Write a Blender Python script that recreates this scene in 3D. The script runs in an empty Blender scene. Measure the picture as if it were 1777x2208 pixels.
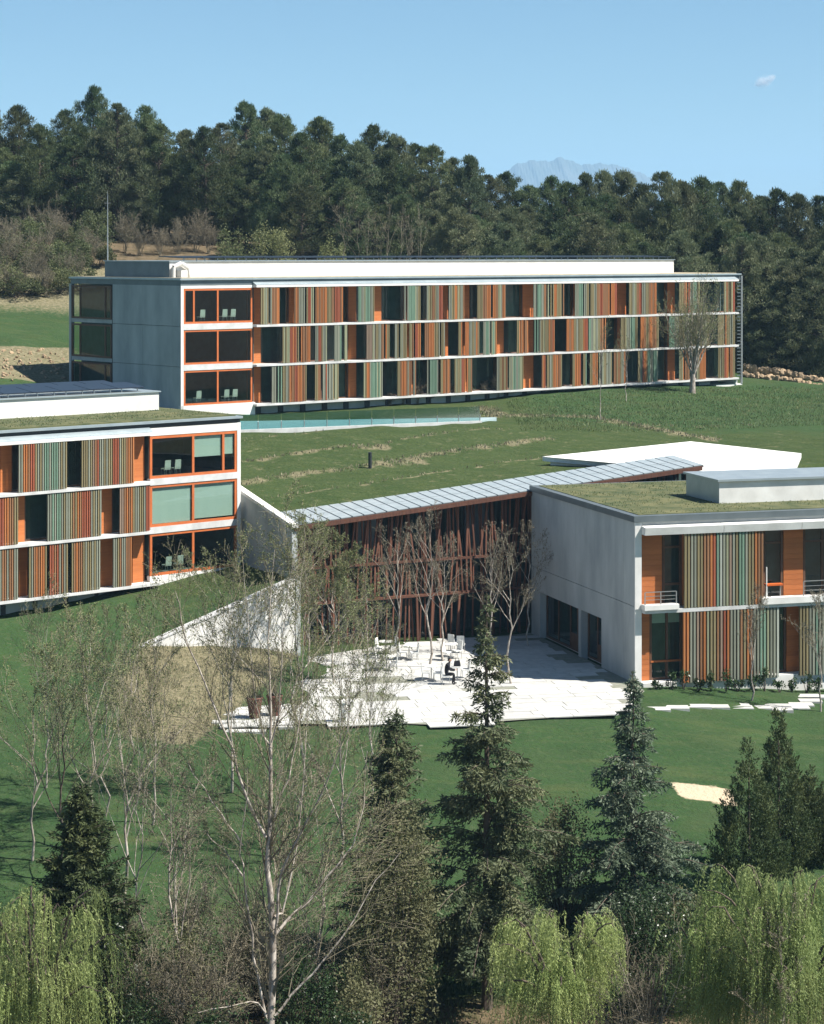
import bpy, math, random
import numpy as np

# ------------------------------------------------------------------ camera, sky, sun, exposure
F, CX, HY, EYE = 4700.0, 888.5, 545.0, 23.7      # focal length in photo pixels, centre column, horizon row, eye height
scene = bpy.context.scene
C = scene.collection
R = math.radians

cam_d = bpy.data.cameras.new('camera')
cam_d.sensor_fit = 'HORIZONTAL'
cam_d.sensor_width = 36.0
cam_d.lens = 36.0 * F / 1777.0
cam_d.shift_y = -(1104.0 - HY) / 1777.0
cam_d.clip_start = 1.0
cam_d.clip_end = 60000.0
cam = bpy.data.objects.new('camera', cam_d)
cam.location = (0, 0, EYE)
cam.rotation_euler = (R(90), 0, 0)
C.objects.link(cam)
scene.camera = cam

HAZE = 1.1e-4
SUN_EL, SUN_AZ = R(54), R(-14)                    # azimuth measured from +X (right) towards +Y (away)
world = bpy.data.worlds.new('World')
scene.world = world
world.use_nodes = True
wn = world.node_tree
sky = wn.nodes.new('ShaderNodeTexSky')
sky.sky_type = 'NISHITA'
sky.sun_disc = False
sky.sun_elevation = SUN_EL
sky.sun_rotation = R(90) - SUN_AZ
sky.altitude = 1500
sky.air_density = 1.0
sky.dust_density = 1.0
sky.ozone_density = 3.0
wb_n = wn.nodes.new('ShaderNodeMix'); wb_n.data_type = 'RGBA'; wb_n.blend_type = 'MULTIPLY'; wb_n.inputs[0].default_value = 1.0
wb_n.inputs[7].default_value = (0.80, 1.0, 1.03, 1)         # white balance of the picture
wn.links.new(sky.outputs[0], wb_n.inputs[6])
wn.links.new(wb_n.outputs[2], wn.nodes['Background'].inputs[0])
wn.nodes['Background'].inputs[1].default_value = 0.05

sun_d = bpy.data.lights.new('sun', 'SUN')
sun_d.energy = 5.0
sun_d.angle = R(0.53)
sun_d.color = (1.0, 0.95, 0.87)
sun = bpy.data.objects.new('sun', sun_d)
sv = np.array([math.cos(SUN_EL) * math.cos(SUN_AZ), math.cos(SUN_EL) * math.sin(SUN_AZ), math.sin(SUN_EL)])
from mathutils import Vector
sun.rotation_euler = Vector(-sv).to_track_quat('-Z', 'Y').to_euler()
sun.location = (60, 0, 80)
C.objects.link(sun)

scene.view_settings.view_transform = 'Standard'
scene.view_settings.look = 'None'
scene.view_settings.exposure = 1.06
scene.view_settings.gamma = 1.0
scene.view_settings.use_curve_mapping = False
scene.cycles.max_bounces = 5
scene.cycles.diffuse_bounces = 3
scene.cycles.glossy_bounces = 2
scene.cycles.transmission_bounces = 3
scene.cycles.transparent_max_bounces = 12
scene.cycles.volume_bounces = 1

# ------------------------------------------------------------------ helpers
def gx(px, Y):
    return (px - CX) / F * Y

def at(px, py, Y):
    return np.array([gx(px, Y), Y, EYE - (py - HY) / F * Y])

def on_z(px, py, z=0.0):
    Y = (EYE - z) * F / (py - HY)
    return (gx(px, Y), Y)

class Frame:
    """A building's own axes: x along the facade, y into the building, z up."""
    def __init__(self, ox, oy, ang):
        self.o = (ox, oy); self.a = ang; self.c = math.cos(ang); self.s = math.sin(ang)
    def x_of(self, px, y=0.0):
        q = (px - CX) / F
        ox, oy = self.o
        return (q * (oy + self.c * y) - ox + self.s * y) / (self.c - q * self.s)
    def world(self, x, y):
        return (self.o[0] + self.c * x - self.s * y, self.o[1] + self.s * x + self.c * y)
    def local(self, X, Y):
        dx, dy = X - self.o[0], Y - self.o[1]
        return (self.c * dx + self.s * dy, -self.s * dx + self.c * dy)

class MB:
    def __init__(self):
        self.v = []; self.f = []; self.m = []; self.n = 0
    def add(self, verts, faces, mat=0):
        verts = np.asarray(verts, float).reshape(-1, 3)
        faces = np.asarray(faces, int)
        self.v.append(verts); self.f.append(faces + self.n)
        self.m.append(np.full(len(faces), mat, int)); self.n += len(verts)
        return self
    def box(self, x0, x1, y0, y1, z0, z1, mat=0):
        v = [(x0, y0, z0), (x1, y0, z0), (x1, y1, z0), (x0, y1, z0), (x0, y0, z1), (x1, y0, z1), (x1, y1, z1), (x0, y1, z1)]
        f = [(0, 3, 2, 1), (4, 5, 6, 7), (0, 1, 5, 4), (1, 2, 6, 5), (2, 3, 7, 6), (3, 0, 4, 7)]
        return self.add(v, f, mat)
    def hexa(self, lo, hi, mat=0):
        """four lower points and four upper points, counter-clockwise seen from above"""
        f = [(0, 3, 2, 1), (4, 5, 6, 7), (0, 1, 5, 4), (1, 2, 6, 5), (2, 3, 7, 6), (3, 0, 4, 7)]
        return self.add(list(lo) + list(hi), f, mat)
    def segs(self, p0, p1, r0, r1, sides=4, mat=0):
        """tapered prisms between two arrays of points"""
        p0 = np.asarray(p0, float).reshape(-1, 3); p1 = np.asarray(p1, float).reshape(-1, 3)
        n = len(p0)
        if n == 0: return self
        r0 = np.broadcast_to(np.asarray(r0, float), (n,)); r1 = np.broadcast_to(np.asarray(r1, float), (n,))
        d = p1 - p0; L = np.linalg.norm(d, axis=1, keepdims=True); d = d / np.maximum(L, 1e-9)
        ref = np.where(np.abs(d[:, 2:3]) > 0.9, np.array([[1.0, 0, 0]]), np.array([[0, 0, 1.0]]))
        u = np.cross(d, ref); u /= np.maximum(np.linalg.norm(u, axis=1, keepdims=True), 1e-9)
        w = np.cross(d, u)
        a = np.arange(sides) / sides * 2 * math.pi
        ca, sa = np.cos(a), np.sin(a)
        ring = u[:, None, :] * ca[None, :, None] + w[:, None, :] * sa[None, :, None]
        v0 = p0[:, None, :] + ring * r0[:, None, None]
        v1 = p1[:, None, :] + ring * r1[:, None, None]
        V = np.concatenate([v0, v1], axis=1).reshape(-1, 3)
        k = np.arange(sides); k2 = (k + 1) % sides
        base = (np.arange(n) * 2 * sides)[:, None]
        fc = np.stack([base + k, base + sides + k, base + sides + k2, base + k2], axis=2).reshape(-1, 4)
        return self.add(V, fc, mat)
    def path(self, pts, radii, sides=6, mat=0):
        pts = np.asarray(pts, float)
        return self.segs(pts[:-1], pts[1:], radii[:-1], radii[1:], sides, mat)
    def leaves(self, P, length, width, dirs=None, rng=None, mat=0):
        """rhombus leaves; dirs gives the long axis, otherwise random"""
        P = np.asarray(P, float).reshape(-1, 3); n = len(P)
        if n == 0: return self
        if dirs is None:
            dirs = rng.normal(size=(n, 3))
        d = dirs / np.maximum(np.linalg.norm(dirs, axis=1, keepdims=True), 1e-9)
        r = rng.normal(size=(n, 3)); u = np.cross(d, r); u /= np.maximum(np.linalg.norm(u, axis=1, keepdims=True), 1e-9)
        L = np.broadcast_to(np.asarray(length, float), (n,))[:, None]; W = np.broadcast_to(np.asarray(width, float), (n,))[:, None]
        V = np.stack([P, P + d * L * 0.45 + u * W * 0.5, P + d * L, P + d * L * 0.45 - u * W * 0.5], axis=1).reshape(-1, 3)
        return self.add(V, np.arange(n * 4).reshape(n, 4), mat)
    def mesh(self, name, mats):
        me = bpy.data.meshes.new(name)
        if not isinstance(mats, (list, tuple)): mats = [mats]
        V = np.concatenate(self.v)
        nf = [len(f) for f in self.f]
        loops = np.concatenate([f.ravel() for f in self.f])
        cnt = np.concatenate([np.full(len(f), f.shape[1], int) for f in self.f])
        me.vertices.add(len(V)); me.vertices.foreach_set('co', V.astype(np.float32).ravel())
        me.loops.add(len(loops)); me.loops.foreach_set('vertex_index', loops.astype(np.int32))
        me.polygons.add(len(cnt))
        st = np.concatenate([[0], np.cumsum(cnt)[:-1]])
        me.polygons.foreach_set('loop_start', st.astype(np.int32))
        me.polygons.foreach_set('loop_total', cnt.astype(np.int32))
        for m in mats: me.materials.append(m)
        if len(mats) > 1:
            me.polygons.foreach_set('material_index', np.concatenate(self.m).astype(np.int32))
        me.polygons.foreach_set('use_smooth', np.zeros(len(cnt), bool))
        me.update(calc_edges=True)
        return me
    def build(self, name, mats, parent=None, smooth=False):
        me = self.mesh(name, mats)
        if smooth: me.polygons.foreach_set('use_smooth', np.ones(len(me.polygons), bool))
        return link(name, me, parent)

def link(name, me, parent=None, loc=None, rot=None, scale=None):
    o = bpy.data.objects.new(name, me)
    C.objects.link(o)
    if parent is not None: o.parent = parent
    if loc is not None: o.location = loc
    if rot is not None: o.rotation_euler = rot
    if scale is not None: o.scale = scale
    return o

def tag(o, label=None, cat=None, group=None, kind=None):
    if label: o['label'] = label
    if cat: o['category'] = cat
    if group: o['group'] = group
    if kind: o['kind'] = kind
    return o

def thing(name, label, cat, loc=(0, 0, 0), rz=0.0, group=None):
    o = bpy.data.objects.new(name, None)
    o.empty_display_size = 0.3
    C.objects.link(o)
    o.location = loc; o.rotation_euler = (0, 0, rz)
    return tag(o, label, cat, group)

def copy_tree(o, parent=None):
    c = o.copy(); C.objects.link(c); c.parent = parent
    for ch in list(o.children): copy_tree(ch, c)
    return c

# ------------------------------------------------------------------ materials
MATS = {}
def new_mat(name):
    m = bpy.data.materials.new(name); m.use_nodes = True
    nt = m.node_tree
    b = nt.nodes['Principled BSDF']
    MATS[name] = m
    return m, nt, b

def N(nt, t, **kw):
    n = nt.nodes.new(t)
    for k, v in kw.items():
        if k == 'inp':
            for i, val in v.items(): n.inputs[i].default_value = val
        else: setattr(n, k, v)
    return n

def rgba(c): return (c[0], c[1], c[2], 1.0)

def surf(name, col, col2=None, scale=2.0, rough=0.8, bump=0.0, bscale=20.0, metal=0.0, spec=0.3, vary=0.0, stretch=None, detail=6.0):
    """paint, concrete, wood: two-tone noise, optional fine relief, optional per-object tone change"""
    m, nt, b = new_mat(name)
    co = N(nt, 'ShaderNodeTexCoord')
    src = co.outputs['Object']
    if stretch:
        mp = N(nt, 'ShaderNodeMapping'); mp.inputs['Scale'].default_value = stretch
        nt.links.new(src, mp.inputs[0]); src = mp.outputs[0]
    nz = N(nt, 'ShaderNodeTexNoise', inp={'Scale': scale, 'Detail': detail, 'Roughness': 0.6})
    nt.links.new(src, nz.inputs['Vector'])
    mix = N(nt, 'ShaderNodeMix', data_type='RGBA')
    mix.inputs[6].default_value = rgba(col); mix.inputs[7].default_value = rgba(col2 or tuple(x * 0.8 for x in col))
    mr = N(nt, 'ShaderNodeMapRange', inp={1: 0.32, 2: 0.68})
    nt.links.new(nz.outputs[0], mr.inputs[0]); nt.links.new(mr.outputs[0], mix.inputs[0])
    out = mix.outputs[2]
    if vary:
        oi = N(nt, 'ShaderNodeObjectInfo')
        hs = N(nt, 'ShaderNodeHueSaturation')
        mv = N(nt, 'ShaderNodeMapRange', inp={3: 1 - vary, 4: 1 + vary})
        nt.links.new(oi.outputs['Random'], mv.inputs[0]); nt.links.new(mv.outputs[0], hs.inputs['Value'])
        nt.links.new(out, hs.inputs['Color']); out = hs.outputs[0]
    nt.links.new(out, b.inputs['Base Color'])
    b.inputs['Roughness'].default_value = rough; b.inputs['Metallic'].default_value = metal
    b.inputs['Specular IOR Level'].default_value = spec
    if bump:
        n2 = N(nt, 'ShaderNodeTexNoise', inp={'Scale': bscale, 'Detail': 4.0})
        nt.links.new(src, n2.inputs['Vector'])
        bp = N(nt, 'ShaderNodeBump', inp={'Strength': bump, 'Distance': 0.03})
        nt.links.new(n2.outputs[0], bp.inputs['Height']); nt.links.new(bp.outputs[0], b.inputs['Normal'])
    return m

def foliage(name, col, col2, vary=0.25, hue=0.03, trans=0.3, scale=0.8, rough=0.6):
    """leaf: diffuse and translucent, clumps of two tones, tone differs a little from plant to plant"""
    m, nt, b = new_mat(name)
    nt.nodes.remove(b)
    co = N(nt, 'ShaderNodeTexCoord')
    nz = N(nt, 'ShaderNodeTexNoise', inp={'Scale': scale, 'Detail': 3.0})
    nt.links.new(co.outputs['Object'], nz.inputs['Vector'])
    mr = N(nt, 'ShaderNodeMapRange', inp={1: 0.35, 2: 0.65})
    nt.links.new(nz.outputs[0], mr.inputs[0])
    mix = N(nt, 'ShaderNodeMix', data_type='RGBA')
    mix.inputs[6].default_value = rgba(col); mix.inputs[7].default_value = rgba(col2)
    nt.links.new(mr.outputs[0], mix.inputs[0])
    oi = N(nt, 'ShaderNodeObjectInfo')
    hs = N(nt, 'ShaderNodeHueSaturation')
    mv = N(nt, 'ShaderNodeMapRange', inp={3: 1 - vary, 4: 1 + vary})
    mh = N(nt, 'ShaderNodeMapRange', inp={3: 0.5 - hue, 4: 0.5 + hue})
    mm = N(nt, 'ShaderNodeMath', operation='FRACT')
    m7 = N(nt, 'ShaderNodeMath', operation='MULTIPLY', inp={1: 7.31})
    nt.links.new(oi.outputs['Random'], mv.inputs[0])
    nt.links.new(oi.outputs['Random'], m7.inputs[0]); nt.links.new(m7.outputs[0], mm.inputs[0]); nt.links.new(mm.outputs[0], mh.inputs[0])
    nt.links.new(mv.outputs[0], hs.inputs['Value']); nt.links.new(mh.outputs[0], hs.inputs['Hue'])
    nt.links.new(mix.outputs[2], hs.inputs['Color'])
    df = N(nt, 'ShaderNodeBsdfPrincipled'); tr = N(nt, 'ShaderNodeBsdfTranslucent')
    df.inputs['Roughness'].default_value = rough; df.inputs['Specular IOR Level'].default_value = 0.25
    nt.links.new(hs.outputs[0], df.inputs['Base Color']); nt.links.new(hs.outputs[0], tr.inputs[0])
    ms = N(nt, 'ShaderNodeMixShader', inp={0: trans})
    nt.links.new(df.outputs[0], ms.inputs[1]); nt.links.new(tr.outputs[0], ms.inputs[2])
    nt.links.new(ms.outputs[0], nt.nodes['Material Output'].inputs[0])
    return m

def glass(name, tint=(0.5, 0.6, 0.6), refl=0.06, rough=0.02):
    """window pane one can see into: clear tint plus mirror reflection"""
    m, nt, b = new_mat(name)
    nt.nodes.remove(b)
    tr = N(nt, 'ShaderNodeBsdfTransparent'); tr.inputs[0].default_value = rgba(tint)
    gl = N(nt, 'ShaderNodeBsdfGlossy'); gl.inputs['Roughness'].default_value = rough
    fr = N(nt, 'ShaderNodeFresnel', inp={0: 1.5})
    ad = N(nt, 'ShaderNodeMath', operation='ADD', inp={1: refl}); ad.use_clamp = True
    nt.links.new(fr.outputs[0], ad.inputs[0])
    ms = N(nt, 'ShaderNodeMixShader')
    ge = N(nt, 'ShaderNodeNewGeometry'); iv = N(nt, 'ShaderNodeMath', operation='SUBTRACT', inp={0: 1.0}); mu = N(nt, 'ShaderNodeMath', operation='MULTIPLY')
    nt.links.new(ge.outputs['Backfacing'], iv.inputs[1]); nt.links.new(iv.outputs[0], mu.inputs[0]); nt.links.new(ad.outputs[0], mu.inputs[1])
    nt.links.new(mu.outputs[0], ms.inputs[0]); nt.links.new(tr.outputs[0], ms.inputs[1]); nt.links.new(gl.outputs[0], ms.inputs[2])
    nt.links.new(ms.outputs[0], nt.nodes['Material Output'].inputs[0])
    return m

M_conc = surf('concrete_grey', (0.45, 0.475, 0.47), (0.30, 0.325, 0.33), scale=0.6, rough=0.85, bump=0.12, bscale=9, stretch=(1, 1, 0.35))
M_white = surf('concrete_white', (0.78, 0.77, 0.74), (0.60, 0.59, 0.56), scale=0.7, rough=0.8, bump=0.05, bscale=8)
M_slab = surf('concrete_slab', (0.62, 0.62, 0.61), (0.46, 0.46, 0.45), scale=1.2, rough=0.75)
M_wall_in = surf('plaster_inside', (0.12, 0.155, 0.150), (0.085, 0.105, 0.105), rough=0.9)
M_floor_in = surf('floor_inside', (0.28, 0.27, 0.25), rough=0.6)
M_metal = surf('roof_metal', (0.17, 0.20, 0.21), (0.13, 0.155, 0.165), scale=1.0, rough=0.45, metal=0.4)
M_dark = surf('dark_metal', (0.035, 0.04, 0.042), rough=0.5)
M_zinc = surf('zinc_lid', (0.42, 0.48, 0.50), (0.34, 0.40, 0.43), scale=1.0, rough=0.4, metal=0.5)
M_wood = surf('wood_orange', (0.50, 0.165, 0.050), (0.40, 0.125, 0.038), scale=1.5, rough=0.6, stretch=(0.6, 0.6, 7), vary=0.12)
M_wood_dark = surf('wood_dark_frame', (0.14, 0.075, 0.045), (0.10, 0.05, 0.03), scale=2, rough=0.55)
M_orange = surf('orange_board', (0.62, 0.13, 0.025), (0.50, 0.10, 0.02), scale=1.5, rough=0.55, stretch=(0.5, 0.5, 9))
M_frame = surf('orange_frame', (0.55, 0.15, 0.045), (0.44, 0.12, 0.04), scale=2, rough=0.5)
M_rust = surf('rust_timber', (0.155, 0.066, 0.040), (0.09, 0.041, 0.028), scale=3, rough=0.75, vary=0.25, stretch=(3, 3, 0.6))
M_blind = surf('blind_fabric', (0.76, 0.76, 0.68), (0.70, 0.71, 0.64), scale=0.7, rough=0.9, stretch=(3, 3, 0.4))
M_solar = surf('solar_cell', (0.022, 0.03, 0.045), (0.018, 0.024, 0.035), scale=4, rough=0.3, spec=0.35)
M_glass = glass('window_glass', (0.74, 0.82, 0.80), 0.03)
M_glass_rail = glass('rail_glass', (0.52, 0.72, 0.72), 0.10, 0.08)
M_poly = surf('skylight_panel', (0.36, 0.40, 0.41), (0.28, 0.32, 0.33), scale=1.5, rough=0.25, spec=0.5)
M_chair = surf('pale_upholstery', (0.78, 0.74, 0.66), rough=0.8)
M_chair_w = surf('white_plastic', (0.75, 0.75, 0.72), rough=0.4)
M_steel = surf('steel_pale', (0.42, 0.43, 0.43), rough=0.4, metal=0.6)
M_roofgrass = surf('roof_sedum', (0.040, 0.058, 0.022), (0.135, 0.130, 0.060), scale=0.9, rough=0.95, bump=0.5, bscale=14, detail=9)
M_pave = surf('paving_stone', (0.50, 0.495, 0.465), (0.39, 0.385, 0.365), scale=2.0, rough=0.85, vary=0.10, bump=0.1)
M_joint = surf('paving_bed', (0.26, 0.255, 0.22), (0.17, 0.18, 0.13), scale=2.5, rough=0.95)
M_rock = surf('rock', (0.38, 0.27, 0.17), (0.26, 0.20, 0.13), scale=1.5, rough=0.95, bump=0.4, bscale=5, vary=0.25)
M_gravel = surf('pale_gravel', (0.42, 0.36, 0.26), (0.30, 0.26, 0.17), scale=2.2, rough=1.0, bump=0.5, bscale=10, detail=9)
M_pot = surf('terracotta_pot', (0.13, 0.055, 0.038), rough=0.7)
M_bark_pale = surf('bark_pale', (0.52, 0.47, 0.41), (0.14, 0.11, 0.085), scale=6.0, rough=0.9, stretch=(1, 1, 0.5), vary=0.12)
M_bark = surf('bark_brown', (0.13, 0.10, 0.08), (0.08, 0.065, 0.05), scale=3, rough=0.95, vary=0.15)
M_twig = surf('twig', (0.25, 0.22, 0.155), (0.16, 0.14, 0.095), scale=2, rough=0.9, vary=0.15)
SLAT = {
 'k': (0.235, 0.195, 0.105), 'g': (0.235, 0.245, 0.190), 't': (0.175, 0.270, 0.195), 's': (0.30, 0.31, 0.20),
 'b': (0.270, 0.140, 0.070), 'o': (0.43, 0.165, 0.058), 'r': (0.31, 0.095, 0.050), 'p': (0.26, 0.19, 0.14), 'w': (0.40, 0.42, 0.36)}
M_slat = {k: surf('slat_' + n, c, tuple(x * 0.86 for x in c), scale=2, rough=0.55, vary=0.14, stretch=(3, 3, 0.5)) for (k, c), n in
          zip(SLAT.items(), ['khaki', 'grey_green', 'green', 'sage', 'brown', 'orange', 'red', 'mauve', 'pale'])}
SLAT_KEYS = list(SLAT)
L_pine = foliage('pine_needles', (0.064, 0.098, 0.042), (0.128, 0.152, 0.068), vary=0.34, hue=0.025, trans=0.30, scale=0.35)
L_cedar = foliage('cedar_needles', (0.080, 0.110, 0.056), (0.165, 0.178, 0.090), vary=0.12, hue=0.01, trans=0.25, scale=0.7)
L_spruce = foliage('dark_needles', (0.048, 0.078, 0.032), (0.110, 0.130, 0.050), vary=0.12, hue=0.01, trans=0.2, scale=0.7)
L_willow = foliage('willow_leaves', (0.265, 0.355, 0.120), (0.385, 0.455, 0.185), vary=0.12, hue=0.01, trans=0.45, scale=0.7)
L_bud = foliage('spring_buds', (0.150, 0.175, 0.070), (0.205, 0.220, 0.100), vary=0.15, hue=0.01, trans=0.35, scale=0.5)
L_bud_grey = foliage('grey_buds', (0.155, 0.135, 0.095), (0.19, 0.165, 0.12), vary=0.15, hue=0.01, trans=0.3, scale=0.5)
L_shrub = foliage('shrub_leaves', (0.085, 0.100, 0.045), (0.165, 0.165, 0.085), vary=0.2, hue=0.02, trans=0.3, scale=1.2)
L_laurel = foliage('laurel_leaves', (0.030, 0.055, 0.020), (0.055, 0.085, 0.035), vary=0.2, hue=0.02, trans=0.2, scale=1.2, rough=0.3)
L_dry = foliage('dry_grass', (0.30, 0.265, 0.175), (0.165, 0.165, 0.095), vary=0.0, hue=0.0, trans=0.3, scale=1.0)
L_grass = foliage('long_grass', (0.085, 0.135, 0.050), (0.16, 0.18, 0.08), vary=0.0, hue=0.0, trans=0.3, scale=0.3)
L_olive = foliage('olive_shrub_leaves', (0.125, 0.145, 0.060), (0.075, 0.092, 0.040), vary=0.25, hue=0.015, trans=0.3, scale=0.6)
L_cloud = foliage('cloud_white', (0.9, 0.9, 0.9), (0.86, 0.87, 0.88), vary=0.0, hue=0.0, trans=0.5, scale=0.01, rough=1.0)
L_pine2 = foliage('pine_needles_pale', (0.098, 0.128, 0.066), (0.165, 0.185, 0.098), vary=0.25, hue=0.03, trans=0.3, scale=0.35)
L_blue = foliage('blue_cedar_needles', (0.078, 0.114, 0.072), (0.155, 0.190, 0.125), vary=0.1, hue=0.01, trans=0.25, scale=0.7)
# ------------------------------------------------------------------ terrain
def rbf(pts):
    P = np.array(pts, float); n = len(P)
    A = np.linalg.norm(P[:, None, :2] - P[None, :, :2], axis=2)
    B = np.concatenate([np.ones((n, 1)), P[:, :2] / 100.0], axis=1)
    K = np.zeros((n + 3, n + 3)); K[:n, :n] = A; K[:n, n:] = B; K[n:, :n] = B.T
    s = np.linalg.solve(K, np.concatenate([P[:, 2], np.zeros(3)]))
    def f(x, y):
        x = np.asarray(x, float); y = np.asarray(y, float)
        z = s[n] + s[n + 1] * x / 100 + s[n + 2] * y / 100
        for i in range(n):
            z = z + s[i] * np.hypot(x - P[i, 0], y - P[i, 1])
        return z
    return f

COMMON_BACK = [(-17.5, 163.5, 11.6), (-28.5, 176, 13.0), (-33, 173, 14.0), (-36, 186, 16.6), (-36, 200, 18.3), (-60, 200, 19.5), (-40, 150, 10.0),
               (-60, 150, 11), (-60, 230, 25.5), (-42, 228, 25.0), (-20, 235, 24.5), (0, 240, 22), (20, 240, 17.5), (40, 235, 12.8), (60, 230, 11.5),
               (90, 230, 10), (-60, 300, 29), (0, 300, 26), (60, 300, 16), (120, 300, 9), (-120, 300, 24), (-120, 200, 16), (-100, 120, 4)]
HILL = [(-8.3, 131.8, 7.7), (4.5, 138.2, 8.5), (17.3, 144.4, 9.3), (-11.0, 137.0, 8.75), (-14, 146, 9.9), (-12.4, 154.4, 11.0), (5.1, 163.2, 11.0), (-3, 158.8, 11.0),
        (0, 150, 9.9), (9, 150, 9.4), (20, 158.5, 9.5), (27, 150, 9.2), (30, 175, 10.1), (20, 184, 10.6), (31, 204, 10.9), (45, 207, 10.8), (45, 170, 9.7),
        (40, 150, 9.0), (60, 190, 9.8), (5.4, 183, 10.9), (-11, 168, 10.9), (-5, 173, 10.8), (12, 172, 10.6), (-14.5, 157.5, 10.75), (-9, 160.5, 10.75), (-4, 164, 10.75), (1, 166.5, 10.75), (-14, 162.2, 10.8), (5, 171, 10.75), (48, 210, 11.2), (60, 214, 11.3)] + COMMON_BACK
LEFT = [(-24.5, 121.5, 2.75), (-18, 127.0, 3.05), (-13.0, 131.5, 3.9), (-10.4, 134.2, 4.2), (-8.3, 131.0, 4.5), (-7.3, 128.4, 4.35), (-11, 126.2, 2.9), (-15.0, 123.6, 1.5),
        (-20, 150, 9), (-26, 150, 9.5), (-16, 147, 9.2), (-11, 139, 5.2), (-14, 155, 10.6), (-22, 115, 1.55), (-30, 118, 2.6), (-30, 128, 4.0), (-17, 118.5, 1.0),
        (-20, 107, 0.0)] + COMMON_BACK
LOW = [(-6, 111, 0), (-9, 113.5, 0.05), (0, 110, 0), (6, 110.5, -0.05), (12, 112, -0.25), (-6, 120, 0), (0, 118, 0), (6, 118, 0), (12, 119.3, -0.1), (-6, 127, 0), (0, 128, 0),
       (6, 133, 0), (7, 127, 0), (0, 136, 0), (12, 140, 0), (20, 140, 0), (30, 145, -0.5), (22, 121.8, -0.9), (30, 123.8, -1.3), (20, 112, -1.1), (30, 112, -1.7), (16, 117, -0.5),
       (-14.9, 122.6, 1.45), (-11, 124.3, 1.15), (-7.6, 126.4, 0.55), (-10, 118.5, 0.65), (-13, 116, 0.75), (-22, 115, 1.55), (-20, 107, 0.0), (-30, 112, 1.2), (-17, 118.5, 1.0),
       (0, 104, -0.75), (12, 104, -0.9), (-10, 104, -0.6), (22, 104, -1.5), (0, 95, -1.8), (15, 95, -1.9), (-17, 95, -1.5), (0, 85, -3.1), (18, 85, -3.2), (-18, 85, -3.0),
       (0, 75, -4.5), (-16, 75, -4.4), (16, 75, -4.6), (0, 60, -6.3), (30, 75, -4.6), (-30, 75, -4.2), (0, 30, -7.5), (60, 110, -3), (45, 128, -1.5), (45, 60, -6.5), (-45, 60, -5.5), (-60, 110, 0.5)]
f_hill, f_left, f_low = rbf(HILL), rbf(LEFT), rbf(LOW)
WT, WE = np.array([-14.9, 123.2]), np.array([-6.95, 127.6])      # white retaining wall, tip and hall end
G0 = np.array([-6.81, 128.8]); DA = math.atan2(0.443, 0.8965)
FD = Frame(G0[0], G0[1], DA)

def sstep(t):
    t = np.clip(t, 0, 1); return t * t * (3 - 2 * t)

def ground(x, y):
    x = np.asarray(x, float); y = np.asarray(y, float)
    d = (WE - WT) / np.linalg.norm(WE - WT)
    u = (x - WT[0]) * d[0] + (y - WT[1]) * d[1]
    sd1 = -(x - WT[0]) * d[1] + (y - WT[1]) * d[0]
    w1 = 0.10 + np.maximum(0, -u) * 0.5
    s1 = sstep((sd1 / w1 + 1) / 2)
    al = (x - G0[0]) * FD.c + (y - G0[1]) * FD.s
    v = -(x - G0[0]) * FD.s + (y - G0[1]) * FD.c
    w2 = 0.10 + np.maximum(0, v - 17) * 0.5
    s2 = sstep((al / w2 + 1) / 2)
    w3 = 0.12 + np.maximum(0, al - 42) * 0.5
    s3 = sstep(((v - 3.0) / w3 + 1) / 2)
    wh = s2 * s3; wl = s1 * (1 - s2)
    z = f_hill(x, y) * wh + f_left(x, y) * wl + f_low(x, y) * np.clip(1 - wh - wl, 0, 1)
    r = np.hypot(x, y - 150)
    far = sstep((r - 220) / 500)
    z = z * (1 - far) + far * (-2.0)
    near = sstep((40 - y) / 60)
    return z * (1 - near) + near * (-7.5)

def gz(x, y): return float(ground(np.array([x]), np.array([y]))[0])

def on_ground(px, py, y0=60.0, y1=330.0):
    Y = np.linspace(y0, y1, 700)
    z = ground(gx(px, Y), Y)
    row = HY + (EYE - z) * F / Y
    i = np.argmax(row <= py) if (row <= py).any() else len(Y) - 1
    return np.array([gx(px, Y[i]), Y[i], z[i]])

def poly_mask(x, y, poly, soft=0.6):
    """1 inside a polygon, fading out over 'soft' metres"""
    P = np.array(poly, float); inside = np.zeros(x.shape, bool); dist = np.full(x.shape, 1e9)
    for i in range(len(P)):
        a, b = P[i], P[(i + 1) % len(P)]
        cond = (a[1] > y) != (b[1] > y)
        with np.errstate(divide='ignore', invalid='ignore'):
            xi = (b[0] - a[0]) * (y - a[1]) / (b[1] - a[1] + 1e-12) + a[0]
        inside ^= cond & (x < xi)
        dist = np.minimum(dist, seg_dist(x, y, a, b))
    return np.where(inside, 1.0, np.clip(1 - dist / soft, 0, 1))

def seg_dist(x, y, a, b):
    a = np.asarray(a, float)[:2]; b = np.asarray(b, float)[:2]
    d = b - a; L = (d * d).sum() + 1e-9
    t = np.clip(((x - a[0]) * d[0] + (y - a[1]) * d[1]) / L, 0, 1)
    return np.hypot(x - a[0] - t * d[0], y - a[1] - t * d[1])

def axis(parts):
    out = []
    for a, b, st in parts:
        out += list(np.arange(a, b, st))
    return np.array(out + [parts[-1][1]])

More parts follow.
